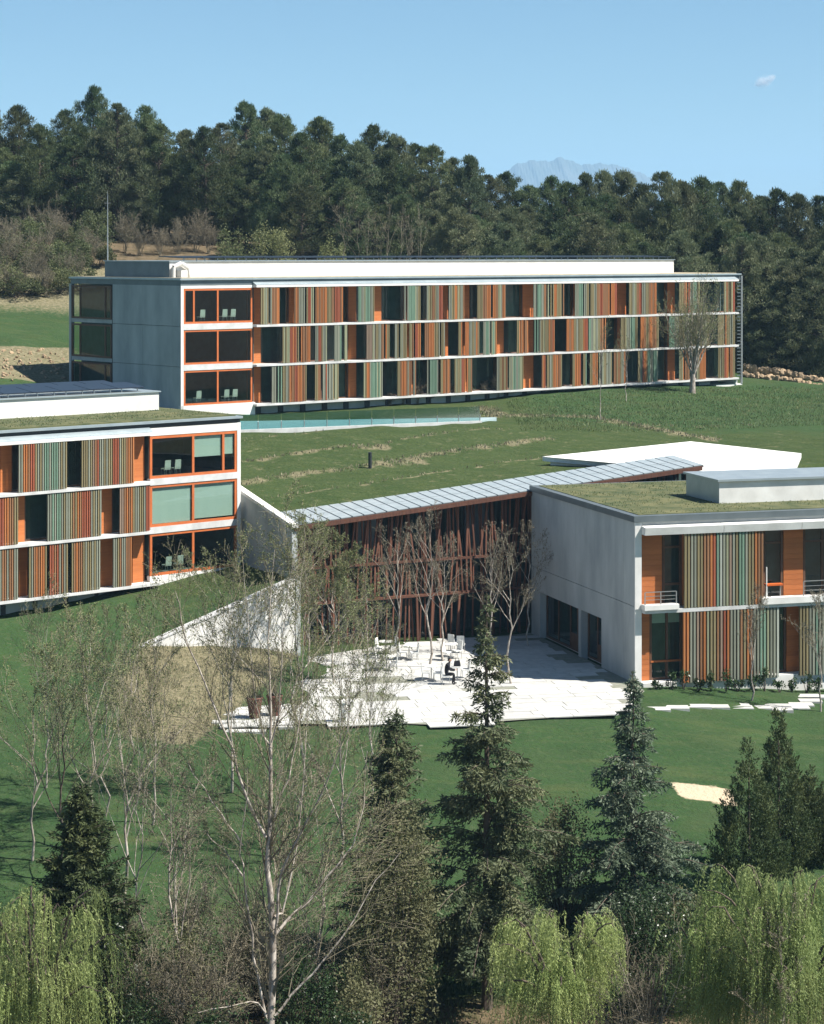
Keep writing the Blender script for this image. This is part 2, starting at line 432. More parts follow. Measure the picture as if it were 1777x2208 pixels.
xs = axis([(-6000, -1000, 500), (-1000, -200, 80), (-200, -70, 8), (-70, -26, 0.8), (-26, 34, 0.24), (34, 75, 0.9), (75, 200, 8), (200, 1000, 80), (1000, 6000, 500)])
ys = axis([(-400, 0, 40), (0, 60, 5), (60, 100, 0.5), (100, 168, 0.24), (168, 240, 0.7), (240, 330, 3), (330, 900, 30), (900, 9000, 600)])
GXX, GYY = np.meshgrid(xs, ys)
GZZ = ground(GXX, GYY)
wave = 0.06 * np.sin(GXX * 1.3 + 2 * np.sin(GYY * 0.7)) * np.cos(GYY * 1.1)
COURT = [on_z(490, 1562), on_z(700, 1560), on_z(810, 1558), on_z(960, 1563), on_z(1330, 1537), on_z(1390, 1490), (12.4, 119.9), (7.5, 136), (-6.7, 128.9), (-6.9, 126.6), (-8.6, 120.5), (-8.4, 115.0)]
flat = np.clip(1 - poly_mask(GXX, GYY, COURT, 1.5), 0, 1)
GZZ = GZZ + wave * flat - 0.05 * (1 - flat)

BANK = [on_z(318, 1396, 1.5), on_z(625, 1394, 0.7), on_z(645, 1400, 0.0), on_z(585, 1455, 0.2), on_z(490, 1535, 0), on_z(405, 1575, 0.3), on_z(290, 1535, 1.0), on_z(260, 1470, 1.2)]
dry = poly_mask(GXX, GYY, BANK, 0.8)
r5 = lambda pts: [on_ground(500 + a * 0.4035, 900 + b * 0.4035, 131.5) for a, b in pts]
streaks = [(r5([(50, 245), (350, 195), (650, 155), (820, 155)]), 0.5, 0.9), (r5([(820, 140), (1100, 90), (1340, 60), (1470, 70)]), 0.3, 0.7),
           (r5([(60, 360), (330, 310), (640, 280), (880, 240), (1150, 190), (1500, 140), (1690, 120)]), 0.9, 0.85),
           (r5([(180, 440), (700, 360), (1200, 285), (1680, 215)]), 0.22, 0.8), (r5([(60, 130), (480, 80)]), 0.3, 0.6), (r5([(860, 250), (960, 235)]), 1.6, 1.0), (r5([(690, 160), (800, 160)]), 1.0, 1.0),
           ([on_ground(1070, 897, 140), on_ground(1270, 900, 140), on_ground(1400, 925, 140), on_ground(1530, 948, 140)], 1.3, 1.0),
           ([on_ground(1290, 912, 140), on_ground(1500, 922, 140), on_ground(1620, 918, 140)], 0.4, 0.7),
           ([on_ground(1045, 880, 140), on_ground(1075, 900, 140)], 1.5, 1.0)]
hillside = np.clip((GYY - 129) / 2, 0, 1)
STM = np.clip(0.62 + 0.30 * np.sin(GXX * 1.7 + 1.6 * np.sin(GYY * 0.9)) + 0.22 * np.sin(GXX * 3.9 + GYY * 2.3), 0.1, 1)
for pts, w, s in streaks:
    for a, b in zip(pts[:-1], pts[1:]):
        dry = np.maximum(dry, s * np.exp(-(seg_dist(GXX, GYY, a, b) / w) ** 2) * hillside * STM)
RUBP = [on_ground(a, b, 150)[:2] for a, b in ((-80, 752), (152, 752), (152, 830), (-80, 818))]
dry = np.maximum(dry, poly_mask(GXX, GYY, RUBP, 0.5))
PATHP = [on_ground(1452, 1690), on_ground(1570, 1706), on_ground(1585, 1740), on_ground(1470, 1722)]
pathm = poly_mask(GXX, GYY, [p[:2] for p in PATHP], 0.3)
bankrear = np.clip((GYY - 196) / 8, 0, 1) * np.clip((8 - GXX) / 10, 0, 1)
dry = np.maximum(dry, 0.85 * bankrear)
dirt = np.clip((GYY - 214) / 8, 0, 1) * 0.9
dirt = np.maximum(dirt, np.clip((82.5 - GYY) / 4, 0, 1) * 0.85)
fresh = np.clip((131 - GYY) / 4, 0, 1)
fresh = np.maximum(fresh, 0.8 * np.clip((GYY - 160) / 12, 0, 1) * np.clip((GXX - 6) / 6, 0, 1))
fresh = np.maximum(fresh, 0.7 * np.clip((-22 - GXX) / 4, 0, 1))

def ground_material():
    m, nt, b = new_mat('ground_cover')
    co = N(nt, 'ShaderNodeTexCoord')
    def noise(s, d=6.0, st=None):
        src = co.outputs['Object']
        if st:
            mp = N(nt, 'ShaderNodeMapping'); mp.inputs['Scale'].default_value = st; mp.inputs['Rotation'].default_value = (0, 0, -DA)
            nt.links.new(src, mp.inputs[0]); src = mp.outputs[0]
        n = N(nt, 'ShaderNodeTexNoise', inp={'Scale': s, 'Detail': d, 'Roughness': 0.65})
        nt.links.new(src, n.inputs['Vector']); return n.outputs[0]
    def mixc(fac, a, bb):
        x = N(nt, 'ShaderNodeMix', data_type='RGBA')
        for sock, val in ((x.inputs[6], a), (x.inputs[7], bb)):
            if isinstance(val, tuple): sock.default_value = rgba(val)
            else: nt.links.new(val, sock)
        nt.links.new(fac, x.inputs[0]); return x.outputs[2]
    def ramp(v, lo, hi):
        r = N(nt, 'ShaderNodeMapRange', inp={1: lo, 2: hi}); nt.links.new(v, r.inputs[0]); return r.outputs[0]
    def attr(n):
        a = N(nt, 'ShaderNodeAttribute'); a.attribute_name = n; return a.outputs['Fac']
    def edge(v, s=2.0, d=8.0):
        """an attribute broken up by noise so that patches have ragged edges"""
        nn = noise(s, d)
        a = N(nt, 'ShaderNodeMath', operation='MULTIPLY_ADD', inp={1: 1.1, 2: -0.55}); nt.links.new(nn, a.inputs[0])
        c = N(nt, 'ShaderNodeMath', operation='ADD'); nt.links.new(v, c.inputs[0]); nt.links.new(a.outputs[0], c.inputs[1])
        return ramp(c.outputs[0], 0.36, 0.72)
    lawn = mixc(ramp(noise(0.35), 0.35, 0.65), (0.027, 0.064, 0.020), (0.042, 0.086, 0.026))
    lawn = mixc(ramp(noise(6.0, 3.0), 0.3, 0.8), lawn, (0.034, 0.056, 0.026))
    lawn = mixc(ramp(noise(0.15, 5.0), 0.48, 0.72), lawn, (0.044, 0.068, 0.028))
    lawn = mixc(ramp(noise(2.2, 9.0), 0.52, 0.72), lawn, (0.058, 0.082, 0.036))
    lawn = mixc(ramp(noise(0.5, 9.0, (0.35, 1.5, 1)), 0.52, 0.74), lawn, (0.062, 0.084, 0.032))
    rough_g = mixc(ramp(noise(0.8, 8.0, (0.5, 1.6, 1)), 0.35, 0.65), (0.042, 0.068, 0.022), (0.072, 0.090, 0.034))
    rough_g = mixc(ramp(noise(5.0, 5.0), 0.35, 0.7), rough_g, (0.030, 0.050, 0.017))
    rough_g = mixc(ramp(noise(1.4, 9.0), 0.58, 0.72), rough_g, (0.135, 0.130, 0.070))
    col = mixc(edge(attr('fresh'), 0.5), rough_g, lawn)
    dryc = mixc(ramp(noise(4.0, 8.0), 0.35, 0.65), (0.24, 0.205, 0.13), (0.10, 0.10, 0.052))
    col = mixc(edge(attr('dry'), 2.5), col, dryc)
    dirtc = mixc(ramp(noise(1.5, 8.0), 0.35, 0.65), (0.16, 0.12, 0.075), (0.075, 0.062, 0.036))
    col = mixc(edge(attr('dirt'), 0.7), col, dirtc)
    col = mixc(edge(attr('path'), 3.0), col, (0.50, 0.40, 0.28))
    nt.links.new(col, b.inputs['Base Color'])
    b.inputs['Roughness'].default_value = 0.95; b.inputs['Specular IOR Level'].default_value = 0.1
    bp = N(nt, 'ShaderNodeBump', inp={'Strength': 0.9, 'Distance': 0.15})
    nt.links.new(noise(3.5, 8.0), bp.inputs['Height']); nt.links.new(bp.outputs[0], b.inputs['Normal'])
    return m
M_ground = ground_material()

nx, ny = len(xs), len(ys)
gm = MB()
idx = np.arange(nx * ny).reshape(ny, nx)
gm.add(np.stack([GXX, GYY, GZZ], 2).reshape(-1, 3), np.stack([idx[:-1, :-1], idx[:-1, 1:], idx[1:, 1:], idx[1:, :-1]], 2).reshape(-1, 4))
g_o = gm.build('ground', M_ground, smooth=True)
tag(g_o, 'grassy hillside and lawns running down from the wood to the trees below', None, kind='structure')
for nm, arr in (('dry', dry), ('dirt', dirt), ('fresh', fresh), ('path', pathm)):
    at_ = g_o.data.attributes.new(nm, 'FLOAT', 'POINT'); at_.data.foreach_set('value', arr.ravel().astype(np.float32))

# distant ridge beyond the wood
def ridge():
    m = MB()
    prof = np.array([(930, 545), (1010, 470), (1060, 395), (1092, 358), (1112, 343), (1150, 334), (1185, 337), (1208, 327), (1232, 336), (1255, 344), (1290, 341), (1335, 345), (1372, 358), (1420, 378), (1470, 396), (1540, 425), (1640, 470), (1900, 545)])
    rng = np.random.default_rng(4)
    U = np.linspace(930, 1900, 240); top = np.interp(U, prof[:, 0], prof[:, 1])
    h = (HY - top) / F * 10000.0
    rows = np.linspace(-1, 1, 31)
    V = []
    for r in rows:
        k = (1 - abs(r)) ** 0.8
        Y = 10000 + r * 1500
        bump = 22 * np.sin(U * 0.05 + r * 3) * k * (1 - k) + (3 * np.sin(U * .21 + r * 9) + 2 * np.sin(U * .53 + r * 17)) * np.clip(h / 200, 0, 1)
        V.append(np.stack([(U - CX) / F * 10000, np.full(240, Y), -5 + (h + 5) * k + bump], 1))
    i = np.arange(31 * 240).reshape(31, 240)
    m.add(np.concatenate(V), np.stack([i[:-1, :-1], i[:-1, 1:], i[1:, 1:], i[1:, :-1]], 2).reshape(-1, 4))
    o = m.build('mountain', surf('mountain_rock', (0.10, 0.11, 0.10), (0.05, 0.07, 0.05), scale=0.004, rough=1.0))
    tag(o, 'blue rocky mountain ridge far off above the right half of the wood', kind='structure')
ridge()

# ------------------------------------------------------------------ shared building pieces
slat_cache = {}
def slat_mesh(w, d, h, key):
    k = (round(w, 3), round(d, 3), round(h, 2), key)
    if k not in slat_cache:
        slat_cache[k] = MB().box(-w / 2, w / 2, -d / 2, d / 2, 0, h).mesh('slat', M_slat[key])
    return slat_cache[k]

def screen_single(parent, x0, x1, y, z0, z1, colours, pitch, w, d, seed):
    """slatted sun screen: a rail frame with every slat a piece of its own"""
    rnd = random.Random(seed)
    n = max(2, int(round((x1 - x0) / pitch)))
    s = MB().box(x0, x1, y + d * 0.6, y + d * 0.6 + 0.04, z1 - 0.06, z1).build('slat_screen', M_dark, parent)
    MB().box(x0, x1, y + d * 0.6, y + d * 0.6 + 0.04, z0, z0 + 0.05).build('rail', M_dark, s)
    for i in range(n):
        key = colours[min(len(colours) - 1, int(i * len(colours) / n))]
        x = x0 + (x1 - x0) * (i + 0.5) / n
        link('slat', slat_mesh(w, d, z1 - z0, key), s, (x, y + rnd.uniform(-0.008, 0.008), z0), (0, 0, rnd.uniform(-0.03, 0.03)))
    return s

SRND = random.Random(3)
def screen_joined(parent, x0, x1, y, z0, z1, colours, pitch, w, d):
    n = max(2, int(round((x1 - x0) / pitch)))
    mb = MB()
    for i in range(n):
        key = colours[min(len(colours) - 1, int(i * len(colours) / n))]
        rv = SRND.random()
        if rv < 0.12: key = {'t': 's', 'g': 's', 'k': 's', 'b': 'o', 'o': 'b', 'r': 'o'}.get(key, key)
        elif rv < 0.20 and 0 < i < n - 1: continue
        x = x0 + (x1 - x0) * (i + 0.5) / n + SRND.uniform(-.012, .012); dy = SRND.uniform(-.02, .02)
        mb.box(x - w / 2, x + w / 2, y - d / 2 + dy, y + d / 2 + dy, z0, z1, SLAT_KEYS.index(key))
    return mb.build('slat_screen', [M_slat[k] for k in SLAT_KEYS], parent)

def window(parent, x0, x1, y, z0, z1, mull=(), fw=0.12, frame=None, gl=None, depth=0.12):
    """framed window with its panes"""
    frame = frame or M_frame
    mb = MB()
    xs_ = [x0] + list(mull) + [x1]
    mb.box(x0, x1, y, y + depth, z0, z0 + fw).box(x0, x1, y, y + depth, z1 - fw, z1)
    mb.box(x0, x0 + fw, y + 0.003, y + depth - 0.003, z0 + fw, z1 - fw).box(x1 - fw, x1, y + 0.003, y + depth - 0.003, z0 + fw, z1 - fw)
    for m_ in mull: mb.box(m_ - fw * 0.5, m_ + fw * 0.5, y + 0.003, y + depth - 0.003, z0 + fw, z1 - fw)
    wo = mb.build('window', frame, parent)
    edges = [x0 + fw] + sum([[m_ - fw * 0.5, m_ + fw * 0.5] for m_ in mull], []) + [x1 - fw]
    for a, b in zip(edges[0::2], edges[1::2]):
        MB().box(a, b, y + depth * 0.5, y + depth * 0.5 + 0.02, z0 + fw, z1 - fw).build('pane', gl or M_glass, wo)
    return wo

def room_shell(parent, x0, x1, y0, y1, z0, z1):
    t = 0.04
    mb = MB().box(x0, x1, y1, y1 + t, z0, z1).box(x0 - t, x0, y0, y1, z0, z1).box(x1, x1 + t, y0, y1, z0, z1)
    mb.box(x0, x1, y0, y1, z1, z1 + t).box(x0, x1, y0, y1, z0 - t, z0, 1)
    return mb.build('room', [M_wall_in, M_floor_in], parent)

def white_chair(frame, x, y, z, rz, label, mat=None, s=1.0, group='chairs inside the glazed rooms'):
    X, Y = frame.world(x, y)
    t = thing('chair', label, 'chair', (X, Y, z), frame.a + rz, group)
    mat = mat or M_chair
    MB().box(-0.23 * s, 0.23 * s, -0.22 * s, 0.22 * s, 0.42 * s, 0.49 * s).build('seat', mat, t)
    MB().hexa([(-0.23 * s, 0.18 * s, 0.49 * s), (0.23 * s, 0.18 * s, 0.49 * s), (0.23 * s, 0.24 * s, 0.49 * s), (-0.23 * s, 0.24 * s, 0.49 * s)],
              [(-0.22 * s, 0.25 * s, 1.02 * s), (0.22 * s, 0.25 * s, 1.02 * s), (0.22 * s, 0.29 * s, 1.02 * s), (-0.22 * s, 0.29 * s, 1.02 * s)]).build('backrest', mat, t)
    for a in (-1, 1):
        for b in (-1, 1):
            MB().segs([(a * 0.19 * s, b * 0.18 * s, 0.42 * s)], [(a * 0.22 * s, b * 0.21 * s, 0)], 0.018 * s, 0.014 * s, 5).build('leg', M_steel, t)
    return t

PXA = lambda o, s: (lambda a: o + a * s)

# ------------------------------------------------------------------ long three-storey block at the back
FA = Frame(-17.5, 165.0, math.atan2(0.648, 0.762))
A = thing('long_building', 'long three-storey block with coloured slat screens and white rooftop box before the wood', 'building', (FA.o[0], FA.o[1], 0), FA.a)
LA, DPA, RA = 63.8, 15.8, 21.75
SA = [18.1, 15.03, 11.95]                       # balcony slab tops, top floor first
xa = FA.x_of
XW = xa(545)                                    # end of the glazed corner
XE = xa(1585)
# end wall of concrete panels and windows (in shade, on the left)
zb = [21.2, 18.1, 15.03, 9.8]
for i in range(3):
    for (ya, yb) in ((0.02, 5.2), (5.22, 9.5)):
        MB().box(0, 0.3, ya, yb, zb[i + 1] + 0.03, zb[i]).build('concrete_panel', M_conc, A)
    window_z0 = zb[i + 1] + 0.45 if i < 2 else 12.2
    MB().box(0.05, 0.2, 9.62, 15.69, zb[i + 1] if i < 2 else 9.8, window_z0 - 0.15).build('spandrel', M_conc, A)
    wf = MB()
    z0, z1 = window_z0, zb[i] - 0.25
    for yy in (9.7, 10.55, 14.3, 15.5): wf.box(0.0, 0.12, yy, yy + 0.16, z0, z1)
    wf.box(0.0, 0.12, 9.7, 15.66, z0 - 0.14, z0).box(0.0, 0.12, 9.7, 15.66, z1, z1 + 0.14)
    wo = wf.build('window', M_wood_dark, A)
    for ya, yb in ((9.86, 10.55), (10.71, 14.3), (14.46, 15.5)):
        MB().box(0.04, 0.07, ya, yb, z0, z1).build('pane', M_glass, wo)
MB().box(-0.02, 0.3, 15.7, 16.0, 9.8, 21.2).build('corner_post', M_conc, A)
MB().box(0.01, 0.29, 9.5, 9.62, 9.8, 21.2).build('wall_joint', M_dark, A)
# body
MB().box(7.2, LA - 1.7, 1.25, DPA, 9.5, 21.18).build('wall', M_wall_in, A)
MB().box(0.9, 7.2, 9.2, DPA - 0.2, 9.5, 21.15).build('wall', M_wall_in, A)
# roof
rf = MB().box(-0.12, LA, -0.12, DPA + 0.1, 21.62, RA).build('roof', M_zinc, A)
MB().box(0.2, LA - 0.3, 0.25, DPA - 0.2, RA, RA + 0.05).build('roof_gravel', M_gravel, rf)
MB().box(0.02, LA - 0.02, 0.05, DPA, 21.2, 21.618).build('roof_edge_recess', M_metal, rf)
MB().hexa([(XW, -0.42, 21.2), (XE, -0.42, 21.2), (XE, 0.04, 21.2), (XW, 0.04, 21.2)], [(XW, -0.42, 21.23), (XE, -0.42, 21.23), (XE, 0.04, 21.46), (XW, 0.04, 21.46)]).build('eave_sheet', M_zinc, rf)
MB().box(XW, XE, -0.5, 1.24, 21.02, 21.19).build('fascia_beam', M_white, rf)
MB().box(0.0, XW - 0.03, -0.04, 0.3, 20.98, 21.19).build('lintel', M_white, A)
# glazed corner: three windows framed in orange, white concrete bands between
MB().box(-0.03, 0.22, -0.05, -0.001, 9.8, 21.19).build('wall_edge', M_white, A)
zz = [(18.3, 20.97), (15.2, 17.83), (12.1, 14.75)]
m1, m2 = xa(418), xa(469.5)
for i, (z0, z1) in enumerate(zz):
    window(A, xa(396), XW - 0.05, -0.02, z0, z1, ([m1, m2] if i == 0 else [m2]), fw=0.15)
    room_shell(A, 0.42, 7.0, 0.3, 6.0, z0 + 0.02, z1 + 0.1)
    if i < 2:
        MB().box(0.24, XW - 0.06, -0.06, 0.28, zz[i + 1][1] + 0.005, z0 - 0.005).build('floor_band', M_slab, A)
MB().box(-0.02, XW + 0.2, -0.05, 0.28, 9.6, 12.095).build('plinth', M_white, A)
for (i, px, lab) in ((0, 433, 'pale chair alone behind the middle pane, top corner window of long block'), (0, 481, 'left of two pale chairs behind top corner window of long block'),
                     (0, 499, 'right of two pale chairs behind top corner window of long block'), (2, 425, 'pale chair alone behind left pane, bottom corner window of long block'),
                     (2, 485, 'left of two pale chairs behind bottom corner window of long block'), (2, 503, 'right of two pale chairs behind bottom corner window of long block')):
    white_chair(FA, xa(px, 0.62), 0.62, zz[i][0] + 0.03, math.pi, lab)
# balcony slabs, recessed front wall
for z in SA:
    MB().box(XW + 0.02, XE, -0.5, 1.24, z - 0.16, z).build('balcony_slab', M_slab, A)
tops = [21.02, SA[0] - 0.16, SA[1] - 0.16]
woods = [(545, 562), (624, 634), (752, 768), (806, 822), (878, 890), (954, 966), (1000, 1012), (1072, 1086), (1128, 1150), (1238, 1246), (1332, 1350), (1440, 1455)]
for f in range(3):
    z0, z1 = SA[f], tops[f]
    edges = []
    for a, b in woods: edges += [xa(a, 0.75), xa(b, 0.75)]
    last = XW + 0.03
    for a, b in zip(edges[0::2], edges[1::2]):
        a = max(a, last)
        if a - last > 0.5:
            window(A, last, a - 0.01, 0.80, z0, z1, ([(last + a) / 2] if a - last > 3.2 else []), fw=0.09, frame=M_wood_dark)
        MB().box(a, b, 0.75, 1.24, z0, z1).build('wood_panel', M_wood, A)
        last = b + 0.01
    window(A, last, XE - 0.4, 0.80, z0, z1, [(last + XE) / 2], fw=0.09, frame=M_wood_dark)
# floor-by-floor slat screens, read off the facade from left to right
za, zb_, zc, zd = PXA(520, .1614), PXA(780, .1614), PXA(1040, .1614), PXA(1300, .1844)
scr = [
 [(za(255), za(510), 'kgkgboo'), (za(705), za(1360), 'bggkrkbbookbrrb'), (za(1560), zb_(165), 'tgttgk'), (zb_(565), zb_(780), 'gttgk'), (zb_(860), zb_(1080), 'gkbkgrr'),
  (zb_(1160), zb_(1365), 'gkbkgb'), (zb_(1540), zc(110), 'kkbboo'), (zc(135), zc(310), 'obkgbb'), (zc(680), zc(885), 'gttgbk'), (zc(905), zc(1090), 'kokkb'),
  (zc(1235), zc(1420), 'gttgk'), (zc(1440), zd(160), 'kgbrbboor'), (zd(300), zd(445), 'kgkbr'), (zd(455), zd(625), 'gkbbo'), (zd(890), zd(1130), 'kbrgtk'), (zd(1410), zd(1540), 'kbkkr')],
 [(za(545), za(745), 'kkgrrb'), (za(750), za(920), 'kobboo'), (za(985), za(1145), 'grkgk'), (za(1240), za(1410), 'ggttt'), (za(1670), zb_(370), 'ppgkgbok'), (zb_(435), zb_(600), 'gkgkk'),
  (zb_(630), zb_(785), 'kbbroo'), (zb_(835), zb_(1110), 'boobkkgkg'), (zb_(1285), zb_(1428), 'koboo'), (zb_(1432), zb_(1570), 'gkgbk'), (zb_(1620), zc(190), 'gtgttr'),
  (zc(455), zc(610), 'kobobb'), (zc(690), zc(828), 'ttgkk'), (zc(832), zc(965), 'kkobrr'), (zc(1120), zc(1405), 'obokgkkrr'), (zc(1415), zd(32), 'tgkgkboo'), (zd(205), zd(400), 'kkggttk'),
  (zd(435), zd(650), 'obkobbk'), (zd(770), zd(1000), 'tgkg'), (zd(1100), zd(1240), 'kgk'), (zd(1340), zd(1540), 'kkokgk')],
 [(za(405), za(543), 'ggtt'), (za(547), za(870), 'kgbobroobk'), (za(980), za(1300), 'kbkgrggkgk'), (zb_(20), zb_(275), 'kogttgtg'), (zb_(470), zb_(720), 'kboobgbkgb'), (zb_(865), zb_(1020), 'gtttg'),
  (zb_(1045), zb_(1180), 'kobob'), (zb_(1235), zb_(1470), 'kkgrrokb'), (zc(190), zc(330), 'gkbkb'), (zc(355), zc(545), 'gttgtgk'), (zc(790), zc(1060), 'brkgkoobk'), (zc(1200), zc(1390), 'koorkkt'),
  (zc(1435), zc(1570), 'kobok'), (zc(1590), zd(100), 'gkggk'), (zd(125), zd(255), 'bkbkgo'), (zd(405), zd(518), 'kgrok'), (zd(522), zd(640), 'tgttg'), (zd(890), zd(1010), 'kobb'), (zd(1090), zd(1200), 'koo'),
  (zd(1345), zd(1540), 'kkrobk')]]
for f in range(3):
    for a, b, col in scr[f]:
        screen_joined(A, xa(a, -0.4), xa(b, -0.4), -0.42, SA[f] + 0.03 if f < 3 else 0, tops[f] - 0.02, col, 0.150, 0.085, 0.10)
# basement band
MB().box(XW + 0.25, XE - 2.9, 0.5, 0.7, 9.6, 11.70).build('basement_wall', M_conc, A)
for i in range(24):
    x = XW + 0.6 + i * 2.2
    if x < XE - 4: MB().box(x, x + 0.5, 0.42, 0.498, 9.7, 11.66).build('basement_vent', M_dark, A)
MB().box(XE - 2.85, LA, -0.2, 2.4, 9.6, 11.35).build('plinth', M_white, A)
MB().box(XE - 0.25, XE - 0.02, -0.3, 1.7, 11.352, 11.71).build('pier', M_white, A)
# louvred steel frame at the far end
lv = MB().box(LA - 0.16, LA, -0.25, -0.1, 11.35, 21.54).box(LA - 0.16, LA, 2.0, 2.15, 11.35, 21.54).box(XE + 0.06, XE + 0.16, 1.9, 2.0, 11.35, 21.54).build('steel_frame', M_steel, A)
for i in range(30):
    MB().box(XE + 0.1, LA - 0.17, -0.2, -0.12, 11.75 + i * 0.325, 11.83 + i * 0.325).build('louvre', M_metal, lv)
MB().box(LA - 1.69, LA - 1.5, 1.75, DPA, 9.5, 21.19).build('concrete_panel', M_conc, A)
for z in SA[:2]: MB().box(XE + 0.02, LA - 0.17, 0.1, 2.0, z - 0.24, z).build('landing', M_slab, lv)
# rooftop box with solar panels
ph = MB().box(1.0, 57.8, 3.0, 12.2, RA + 0.051, 23.02).build('rooftop_box', [M_white], A)
MB().box(0.9, 57.9, 2.9, 12.3, 23.022, 23.08).build('rooftop_lid', M_zinc, ph)
MB().box(0.985, 0.999, 5.5, 6.3, 22.2, 23.0).build('vent_grille', M_dark, ph)
MB().box(0.985, 0.999, 11.2, 12.0, 22.0, 22.9).build('vent_grille', M_dark, ph)
MB().box(0.975, 0.999, 3.01, 12.19, RA + 0.06, 23.0).build('shaded_side_sheet', M_metal, ph)  # dark sheet puts the shade of the box's left face into colour
pm = MB().hexa([(-0.93, 0, 0), (0.93, 0, 0), (0.93, 3.2, 0.1), (-0.93, 3.2, 0.1)], [(-0.93, 0, 0.07), (0.93, 0, 0.07), (0.93, 3.2, 0.17), (-0.93, 3.2, 0.17)]).mesh('solar_panel', M_solar)
leg_m = MB().box(-0.03, 0.03, -0.03, 0.03, 0, 0.24).mesh('panel_post', M_steel)
for i in range(28):
    x = 3.0 + i * 1.98
    p = link('solar_panel', pm, A, (x, 2.9, 23.28))
    link('panel_post', leg_m, p, (-0.6, 0.2, -0.2)); link('panel_post', leg_m, p, (0.6, 0.2, -0.2))
duct = MB().path([(1.2, 2.75, RA + 0.05), (1.2, 2.75, 22.6), (1.9, 2.75, 22.9), (2.6, 2.75, 22.5), (2.7, 2.75, RA + 0.06)], [0.16] * 5, 10)
duct.box(1.6, 2.2, 2.3, 2.95, RA + 0.06, 22.35).build('roof_duct', M_white, A)

# ------------------------------------------------------------------ three-storey block at the left
FB = Frame(-10.64, 135.0, math.atan2(0.663, 0.749))
B = thing('left_building', 'near three-storey block at the left with grass roof and orange-framed corner windows', 'building', (FB.o[0], FB.o[1], 0), FB.a)
xb = FB.x_of
RB = 13.6
XL = -26.0
XBW = xb(322)
SB = [10.03, 7.1, 3.98]
MB().box(XL, -0.3, 6.0, 14.0, 1.5, 13.2).build('wall', M_wall_in, B)
MB().box(XL, XBW - 0.1, 0.80, 6.0, 1.5, 13.2).build('wall', M_wall_in, B)
MB().box(-0.28, 0, 0.02, 14.0, 2.0, 13.2).build('end_wall', M_white, B)
MB().box(-0.26, 0.0, -0.05, 0.018, 2.0, 13.2).build('wall_edge', M_white, B)
rfb = MB().box(XL, 0.1, -0.15, 14.1, 13.46, RB).build('roof', M_zinc, B)
MB().box(XL, -0.2, 0.2, 13.8, RB + 0.002, RB + 0.09).build('roof_turf', M_roofgrass, rfb)
MB().box(XL, 0.0, 0.02, 14.0, 13.2, 13.458).build('roof_edge_recess', M_dark, rfb)
MB().box(XL, XBW, -0.52, 0.79, 12.80, 12.98).build('fascia_beam', M_white, rfb)
MB().hexa([(XL, -0.45, 12.985), (XBW, -0.45, 12.985), (XBW, 0.01, 12.985), (XL, 0.01, 12.985)], [(XL, -0.45, 13.01), (XBW, -0.45, 13.01), (XBW, 0.01, 13.25), (XL, 0.01, 13.25)]).build('eave_sheet', M_zinc, rfb)
MB().box(XBW + 0.03, -0.27, -0.04, 0.3, 12.72, 13.18).build('lintel', M_white, B)
zzb = [(10.15, 12.7), (7.25, 9.75), (4.32, 6.85)]
mb1, mb2 = xb(416.5), xb(481.5)
for i, (z0, z1) in enumerate(zzb):
    window(B, XBW + 0.04, -0.28, -0.02, z0, z1, ([mb1, mb2] if i == 0 else [mb1]), fw=0.16)
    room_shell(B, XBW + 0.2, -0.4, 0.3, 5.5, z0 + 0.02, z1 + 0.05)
    if i < 2: MB().box(XBW + 0.03, -0.27, -0.06, 0.28, zzb[i + 1][1] + 0.005, z0 - 0.005).build('floor_band', M_slab, B)
MB().box(XBW + 0.02, -0.27, -0.045, 0.28, 2.0, 4.315).build('plinth', M_white, B)
bl = lambda a, b, za_, zb__: MB().box(a, b, 0.11, 0.125, za_, zb__).build('blind', M_blind, B)
bl(mb1 + 0.1, mb2 - 0.1, 11.25, 12.52); bl(mb2 + 0.1, -0.46, 11.3, 12.52)
bl(XBW + 0.24, mb1 - 0.1, 7.42, 9.58); bl(mb1 + 0.1, -0.46, 7.5, 9.58)
for (i, px, lab) in ((0, 357, 'left of two pale chairs behind top corner window of left block'), (0, 379, 'right of two pale chairs behind top corner window of left block'),
                     (2, 359, 'left of two pale chairs behind bottom corner window of left block'), (2, 384, 'right of two pale chairs behind bottom corner window of left block')):
    white_chair(FB, xb(px, 0.62), 0.62, zzb[i][0] + 0.03, math.pi, lab, s=0.95)
for z in SB: MB().box(XL, XBW - 0.02 if z > 5 else XBW + 0.45, -0.55, 0.79, z - 0.16, z).build('balcony_slab', M_slab, B)
topb = [12.80, SB[0] - 0.16, SB[1] - 0.16]
wb = [[(-60, -20), (0, 24), (285, 322)], [(-70, -40), (37, 52), (215, 240)], [(-50, -20), (37, 58), (215, 245), (285, 322)]]
for f in range(3):
    last = XL + 0.05
    for a, b in wb[f]:
        a, b = xb(a, 0.4), xb(b, 0.4); b = min(b, XBW - 0.12)
        if a - last > 0.4: window(B, last, a - 0.01, 0.40, SB[f], topb[f], ([last + (a - last) / 3, last + (a - last) * 2 / 3] if a - last > 4 else [(last + a) / 2]), fw=0.09, frame=M_wood_dark)
        MB().box(a, b, 0.35, 0.79, SB[f], topb[f]).build('wood_panel', M_wood, B)
        last = b + 0.01
    if XBW - 0.12 - last > 0.5: window(B, last, XBW - 0.12, 0.40, SB[f], topb[f], [(last + XBW) / 2], fw=0.09, frame=M_wood_dark)
z5 = lambda a: a * 0.1855
